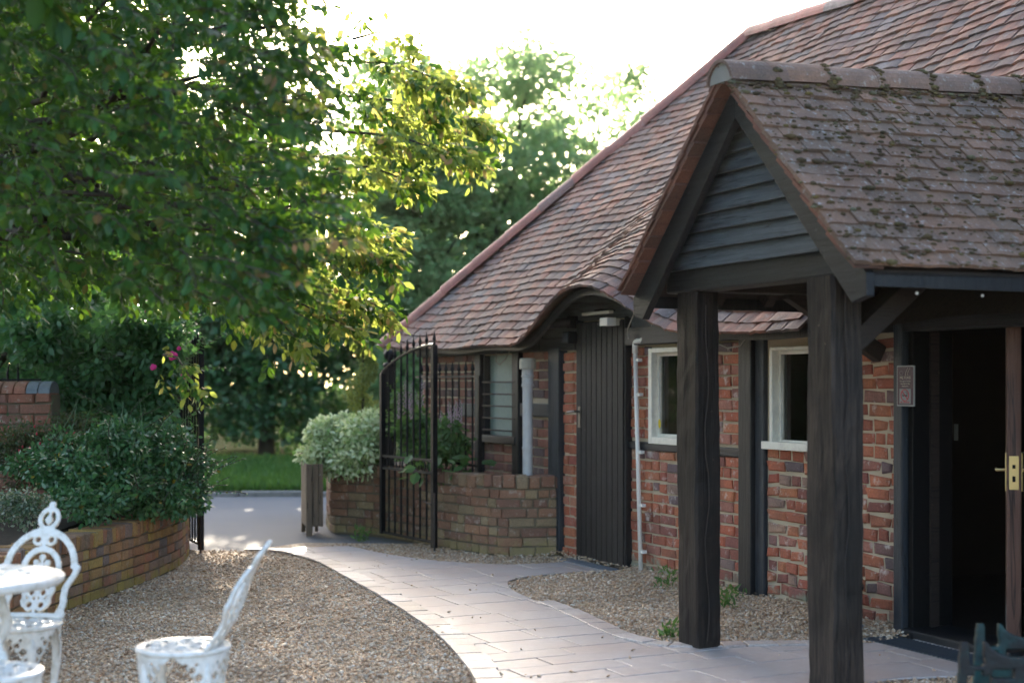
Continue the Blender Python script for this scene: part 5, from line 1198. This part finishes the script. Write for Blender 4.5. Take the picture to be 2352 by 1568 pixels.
tree_blob('hedge', 'second dark hedge added behind the verge trees to shade the front hedge', 'hedge', (-5, 30.5, 0), [b for k in range(30) for b in clumps((-14 + k * .62, 30.5, 2.4), (.5, .6, 2.4), 8, .6, 130, zmin=.15)], .17, 'leaf_dark')  # added row, raised to shade the front hedge and close gaps
# --- dark shrubbery behind the garden wall
tree_blob('laurel_tree', 'dark leafy tree behind the garden wall under the plum crown', 'tree', (-5.2, 13.6, 0), [b for c, r, k in (((-4.9, 13.4, 2.2), (1.7, .9, 1.5), 60), ((-3.9, 12.9, 1.7), (.7, .6, .8), 24)) for b in clumps(c, r, k, .34, 190)], .085, 'leaf_climb', 2.2, .1, limbs=8)
# --- left bed
def pv(x, y, d, rx, ry, rd, n): c = at(x, y, d); return (c.x, c.y, c.z, rx * d / FPX, rd, ry * d / FPX, n)
def bush(name, label, base, specs_, leaf, mat, k=26, cr=.16, **kw):
    bl = []
    for s in specs_:
        c = pv(*s); bl += clumps(c[:3], c[3:6], k, cr, s[6] // k)
    return tree_blob(name, label, 'shrub', base, bl, leaf, mat, **kw)
bb = at(250, 1150, 10.4); rose = bush('rose_bush', 'glossy dark green rose bush spilling over the curved brick bed wall', (bb.x, bb.y, .42), [(170, 1070, 10.0, 130, 85, .35, 4200), (300, 1065, 10.4, 130, 95, .4, 5200), (400, 1090, 10.9, 70, 80, .3, 3200), (430, 1140, 11.0, 45, 55, .22, 1900), (330, 1135, 10.3, 110, 45, .3, 2600), (200, 1145, 9.7, 90, 40, .3, 1800), (330, 1020, 10.8, 120, 60, .3, 2600)], .042, 'leaf_rose', k=26, cr=.13, shell=.3)
tw = MB()
for i in range(46):
    s0 = at(random.uniform(60, 450), random.uniform(980, 1120), random.uniform(10, 11)); e = s0 + Vector((random.uniform(-.1, .16), random.uniform(-.1, .1), random.uniform(.14, .34))); tw.tube([s0 - rose.location, s0.lerp(e, .5) + Vector((.01, 0, 0)) - rose.location, e - rose.location], [.004, .003, .0015], 4)
tw.build('stems', M['leaf_climb'], rose)['kind'] = 'stuff'
def shoots(parent, boxes, mat, k, size, length=(.2, .42)):
    P2, A2, S2 = [], [], []; st2 = MB()
    for i in range(k):
        x0, x1, y0, y1, d0, d1 = random.choice(boxes); p = at(random.uniform(x0, x1), random.uniform(y0, y1), random.uniform(d0, d1)) - parent.location; d = Vector((random.gauss(.15, .5), random.gauss(-.2, .4), random.uniform(.3, 1.0))).normalized(); L = random.uniform(*length); m = int(L / .03); pts = [p.copy()]
        for j in range(m):
            d = (d + Vector((random.gauss(0, .1), random.gauss(0, .1), random.gauss(-.05, .08)))).normalized(); p = p + d * (L / m); pts.append(p.copy()); sd = Vector((random.gauss(0, 1), random.gauss(0, 1), random.gauss(0, .5))).normalized()
            for q in (1, -1): P2.append(tuple(p)); A2.append(tuple(d * .6 + sd * q + Vector((0, 0, -.2)))); S2.append(size * random.uniform(.6, 1.2) * (1 - .5 * j / m))
        st2.tube(pts, [.003] * len(pts), 4)
    link('shoot_leaves', leaf_mesh('shoot_leaves', np.array(P2), leaf_frames(np.array(A2), None, .5), np.array(S2), M[mat]), parent)['kind'] = 'stuff'; st2.build('shoots', M['bark'], parent)['kind'] = 'stuff'
shoots(rose, [(60, 440, 960, 1060, 10, 11), (400, 470, 1050, 1150, 10.6, 11.1), (150, 460, 1120, 1185, 9.8, 10.8)], 'leaf_rose', 95, .04)
bb = at(70, 1100, 10.4); h_ = bush('fuchsia_bush', 'loose reddish green fuchsia bush below the garden wall', (bb.x, bb.y, .42), [(60, 1050, 10.5, 120, 80, .35, 4200), (160, 1000, 10.9, 90, 50, .3, 1800)], .03, 'leaf_heather', k=30, cr=.12, shell=.3)
V = []
fl_ = MB()
for i in range(40):
    c = at(random.uniform(0, 190), random.uniform(975, 1110), random.uniform(10.1, 10.5)) - h_.location; fl_.ball(c, .008, 6, (1, 1, 1.6))
fl_.build('buds', M['redbud'], h_, smooth=True)['kind'] = 'stuff'
bb = at(300, 1000, 12.2); cl = bush('climbing_rose', 'climbing rose with pink blooms trailing beside the edge on gate leaf', (bb.x, bb.y, .42), [(285, 880, 12.1, 140, 110, .35, 2600), (370, 850, 11.9, 60, 90, .3, 1500), (200, 830, 12.0, 140, 100, .4, 2400), (150, 920, 11.75, 60, 50, .15, 700), (330, 760, 11.6, 120, 60, .3, 1500), (120, 760, 12.0, 110, 60, .3, 1300), (320, 970, 11.8, 95, 70, .3, 1200)], .07, 'leaf_climb', k=24, cr=.17, shell=.25, trunk_h=1.0, tr=.02, limbs=10, droop=.6)
shoots(cl, [(180, 440, 760, 900, 11.6, 12.2)], 'leaf_climb', 40, .065)
def bloom(p, r, parent):
    b = MB()
    for j in range(9):
        a = j * 2.4; t = .35 + .65 * j / 9; d = Vector((math.cos(a) * t, -.55 + .3 * t, math.sin(a) * t)); c = Vector(p) + d * r * .55; b.ball(c, r * .5, 6, (1, .35 + .3 * (1 - t), 1))
    return b.build('bloom', M['flower'], parent, smooth=True)
for (x, y, r) in ((397, 817, .042), (352, 843, .03), (424, 862, .034), (338, 715, .022), (411, 800, .02), (431, 1015, .02)): bloom(at(x, y, 11.2) - cl.location, r, cl)
bb = at(30, 1190, 8.9); bush('euonymus_bush', 'small dark variegated bush behind the ornate chair back', (bb.x, bb.y, .42), [(30, 1160, 8.9, 70, 45, .2, 1600)], .028, 'leaf_var_dark', k=16, cr=.09, shell=.3)
# --- right planter
bb = at(790, 1080, 14.0); bush('variegated_bush', 'rounded cream and green variegated bush spilling over the brick planter', (bb.x, bb.y, .5), [(785, 1012, 13.95, 80, 58, .34, 7200), (850, 1010, 13.6, 50, 60, .25, 3000), (760, 1050, 13.75, 55, 35, .25, 2200), (820, 1060, 13.55, 60, 26, .14, 1400)], .052, 'leaf_var', k=30, cr=.13, shell=.5)
bb = (-1.53, 14.6, .56); topi = thing('topiary', 'spiral clipped box topiary behind the variegated bush', 'topiary', bb)
tp, tn = [], []
for i in range(5200):
    t = rng.random(); h = 1.36 * t; a = t * 2 * PI * 2.6 + 1.2; R0 = .19 * (1 - t) + .05; c = np.array([R0 * .62 * math.cos(a), R0 * .62 * math.sin(a), h + .1]); u_ = unit(1)[0]; tp.append(c + u_ * np.array([1, 1, .85]) * (R0 * .80) * rng.uniform(.8, 1)); tn.append(u_)
foliage('foliage', np.array(tp), np.array(tn), .03, M['leaf_topiary'], topi, 0, .6); MB().tube([(0, 0, 0), (0, 0, 1.4)], [.02, .008], 6).build('trunk', M['bark'], topi)
bb = at(1010, 1080, 12.9); sal = bush('salvia_clump', 'green clump with tall pale flower spikes behind the gate bars', (bb.x, bb.y, .56), [(960, 1010, 13.0, 55, 75, .25, 1500), (1030, 1020, 12.8, 60, 60, .25, 1500), (930, 960, 13.3, 40, 80, .2, 700)], .05, 'leaf_bed', k=16, cr=.12, shell=.2)
for i in range(24):
    x = random.choice((random.uniform(915, 975), random.uniform(1005, 1060))); d = random.uniform(12.7, 13.3); top = at(x, random.uniform(850, 905) if x < 980 else random.uniform(915, 960), d); b0 = at(x + random.uniform(-8, 8), 1010, d); s_ = MB(); s_.tube([b0 - sal.location, top - sal.location], .003, 4)
    s_.build('stem', M['leaf_bed'], sal); s2 = MB()
    for j in range(26):
        t = .42 + .58 * j / 26; c = b0.lerp(top, t) - sal.location; a = j * 2.4; rr = .014 * (1.25 - t) + .004; s2.ball(c + Vector((math.cos(a) * rr, math.sin(a) * rr, 0)), .0085 * (1.5 - t), 5, (1, 1, 1.3))
    s2.build('flower_spike', M['lilac'], sal)
bl_ = thing('broadleaf_plant', 'broad leaved green plant at the top of the planter wall behind the gate', 'plant', (at(1035, 1085, 12.45).x, 12.45, .56))
ml = new_mesh('leaf', LEAF, [tuple(map(int, f)) for f in LEAF_F], M['leaf_bed'])
for i in range(46):
    p = Vector((random.gauss(0, .17), random.gauss(.02, .08), random.uniform(.04, .26))); ax_ = np.array([[random.gauss(0, 1), random.gauss(-.6, .6), random.gauss(-.25, .3)]]); Rr = leaf_frames(ax_, None, .3)[0]; o = link('leaf', ml, bl_); mx = Matrix(Rr.tolist()).to_4x4(); mx.translation = p; s = random.uniform(.09, .15); o.matrix_local = mx @ Matrix.Diagonal((s, s * 1.3, s, 1))
for i in range(8): MB().tube([(random.gauss(0, .05), 0, -.02), (random.gauss(0, .1), 0, .22)], .004, 4).build('stem', M['leaf_bed'], bl_)
# --- weeds in the gravel
for (x, y, s, lab) in ((1532, 1352, 1.3, 'ragged green weed in the gravel left of the far porch post'), (1672, 1395, 1.0, 'small weed in the gravel right of the far porch post'), (1536, 1465, .8, 'low grass tuft in the gravel before the far porch post'), (1690, 1380, .8, 'wispy weed between the porch posts near the wall'), (830, 1245, 1.2, 'leafy weed at the foot of the gate post'), (1150, 1000, .0, '')):
    if s == 0: continue
    p = ground(x, y); t = thing('weed', lab, 'weed', p); n = int(60 * s); ps = np.stack([rng.normal(0, .035 * s, n), rng.normal(0, .03 * s, n), rng.random(n) ** 1.5 * .11 * s], 1); ax = rng.normal(0, .6, (n, 3)) + np.array([0, 0, .7]); link('foliage', leaf_mesh('foliage', ps, leaf_frames(ax, None, .6), .03 + .03 * rng.random(n), M['leaf_bed'], .6), t)

# --- fallen leaves and litter on the path and gravel
n = 80; fy = 5 + 7.5 * rng.random(n); fx = rng.uniform(-.33, .2, n) * fy; okl = ~pip(fx, fy, bedpoly) & ((WX * fx + WY * fy) < 5.3); fx, fy = fx[okl], fy[okl]; n = len(fx)
fp = np.stack([fx, fy, np.full(n, .022)], 1); ax = rng.normal(0, 1, (n, 3)) * np.array([1, 1, .12])
M['litter'] = mat_leaf('fallen_leaf', [(0, (.10, .05, .02)), (.4, (.16, .09, .03)), (.7, (.06, .035, .02)), (.85, (.10, .14, .03)), (1, (.22, .16, .05))], (.3, .2, .05), .2, .7)
tag(link('fallen_leaves', leaf_mesh('fallen_leaves', fp, leaf_frames(ax, None, .25), .018 + .022 * rng.random(n), M['litter'])), 'small fallen leaves scattered over path and gravel', 'leaves', kind='stuff')

# --- evening haze in the backlit air
hm = bpy.data.materials.new('haze'); hm.use_nodes = True; hn = hm.node_tree.nodes; hn.remove(hn['Principled BSDF']); pv_ = hn.new('ShaderNodeVolumePrincipled')
pv_.inputs['Color'].default_value = (.95, .96, .94, 1); pv_.inputs['Density'].default_value = .00018; pv_.inputs['Anisotropy'].default_value = .55; hm.node_tree.links.new(pv_.outputs[0], hn['Material Output'].inputs['Volume'])
hz_ = MB().bx(-650, 650, -650, 950, -1.1, 25).build('haze', hm); tag(hz_, 'thin pale evening haze filling the yard and lane', 'haze', kind='stuff')
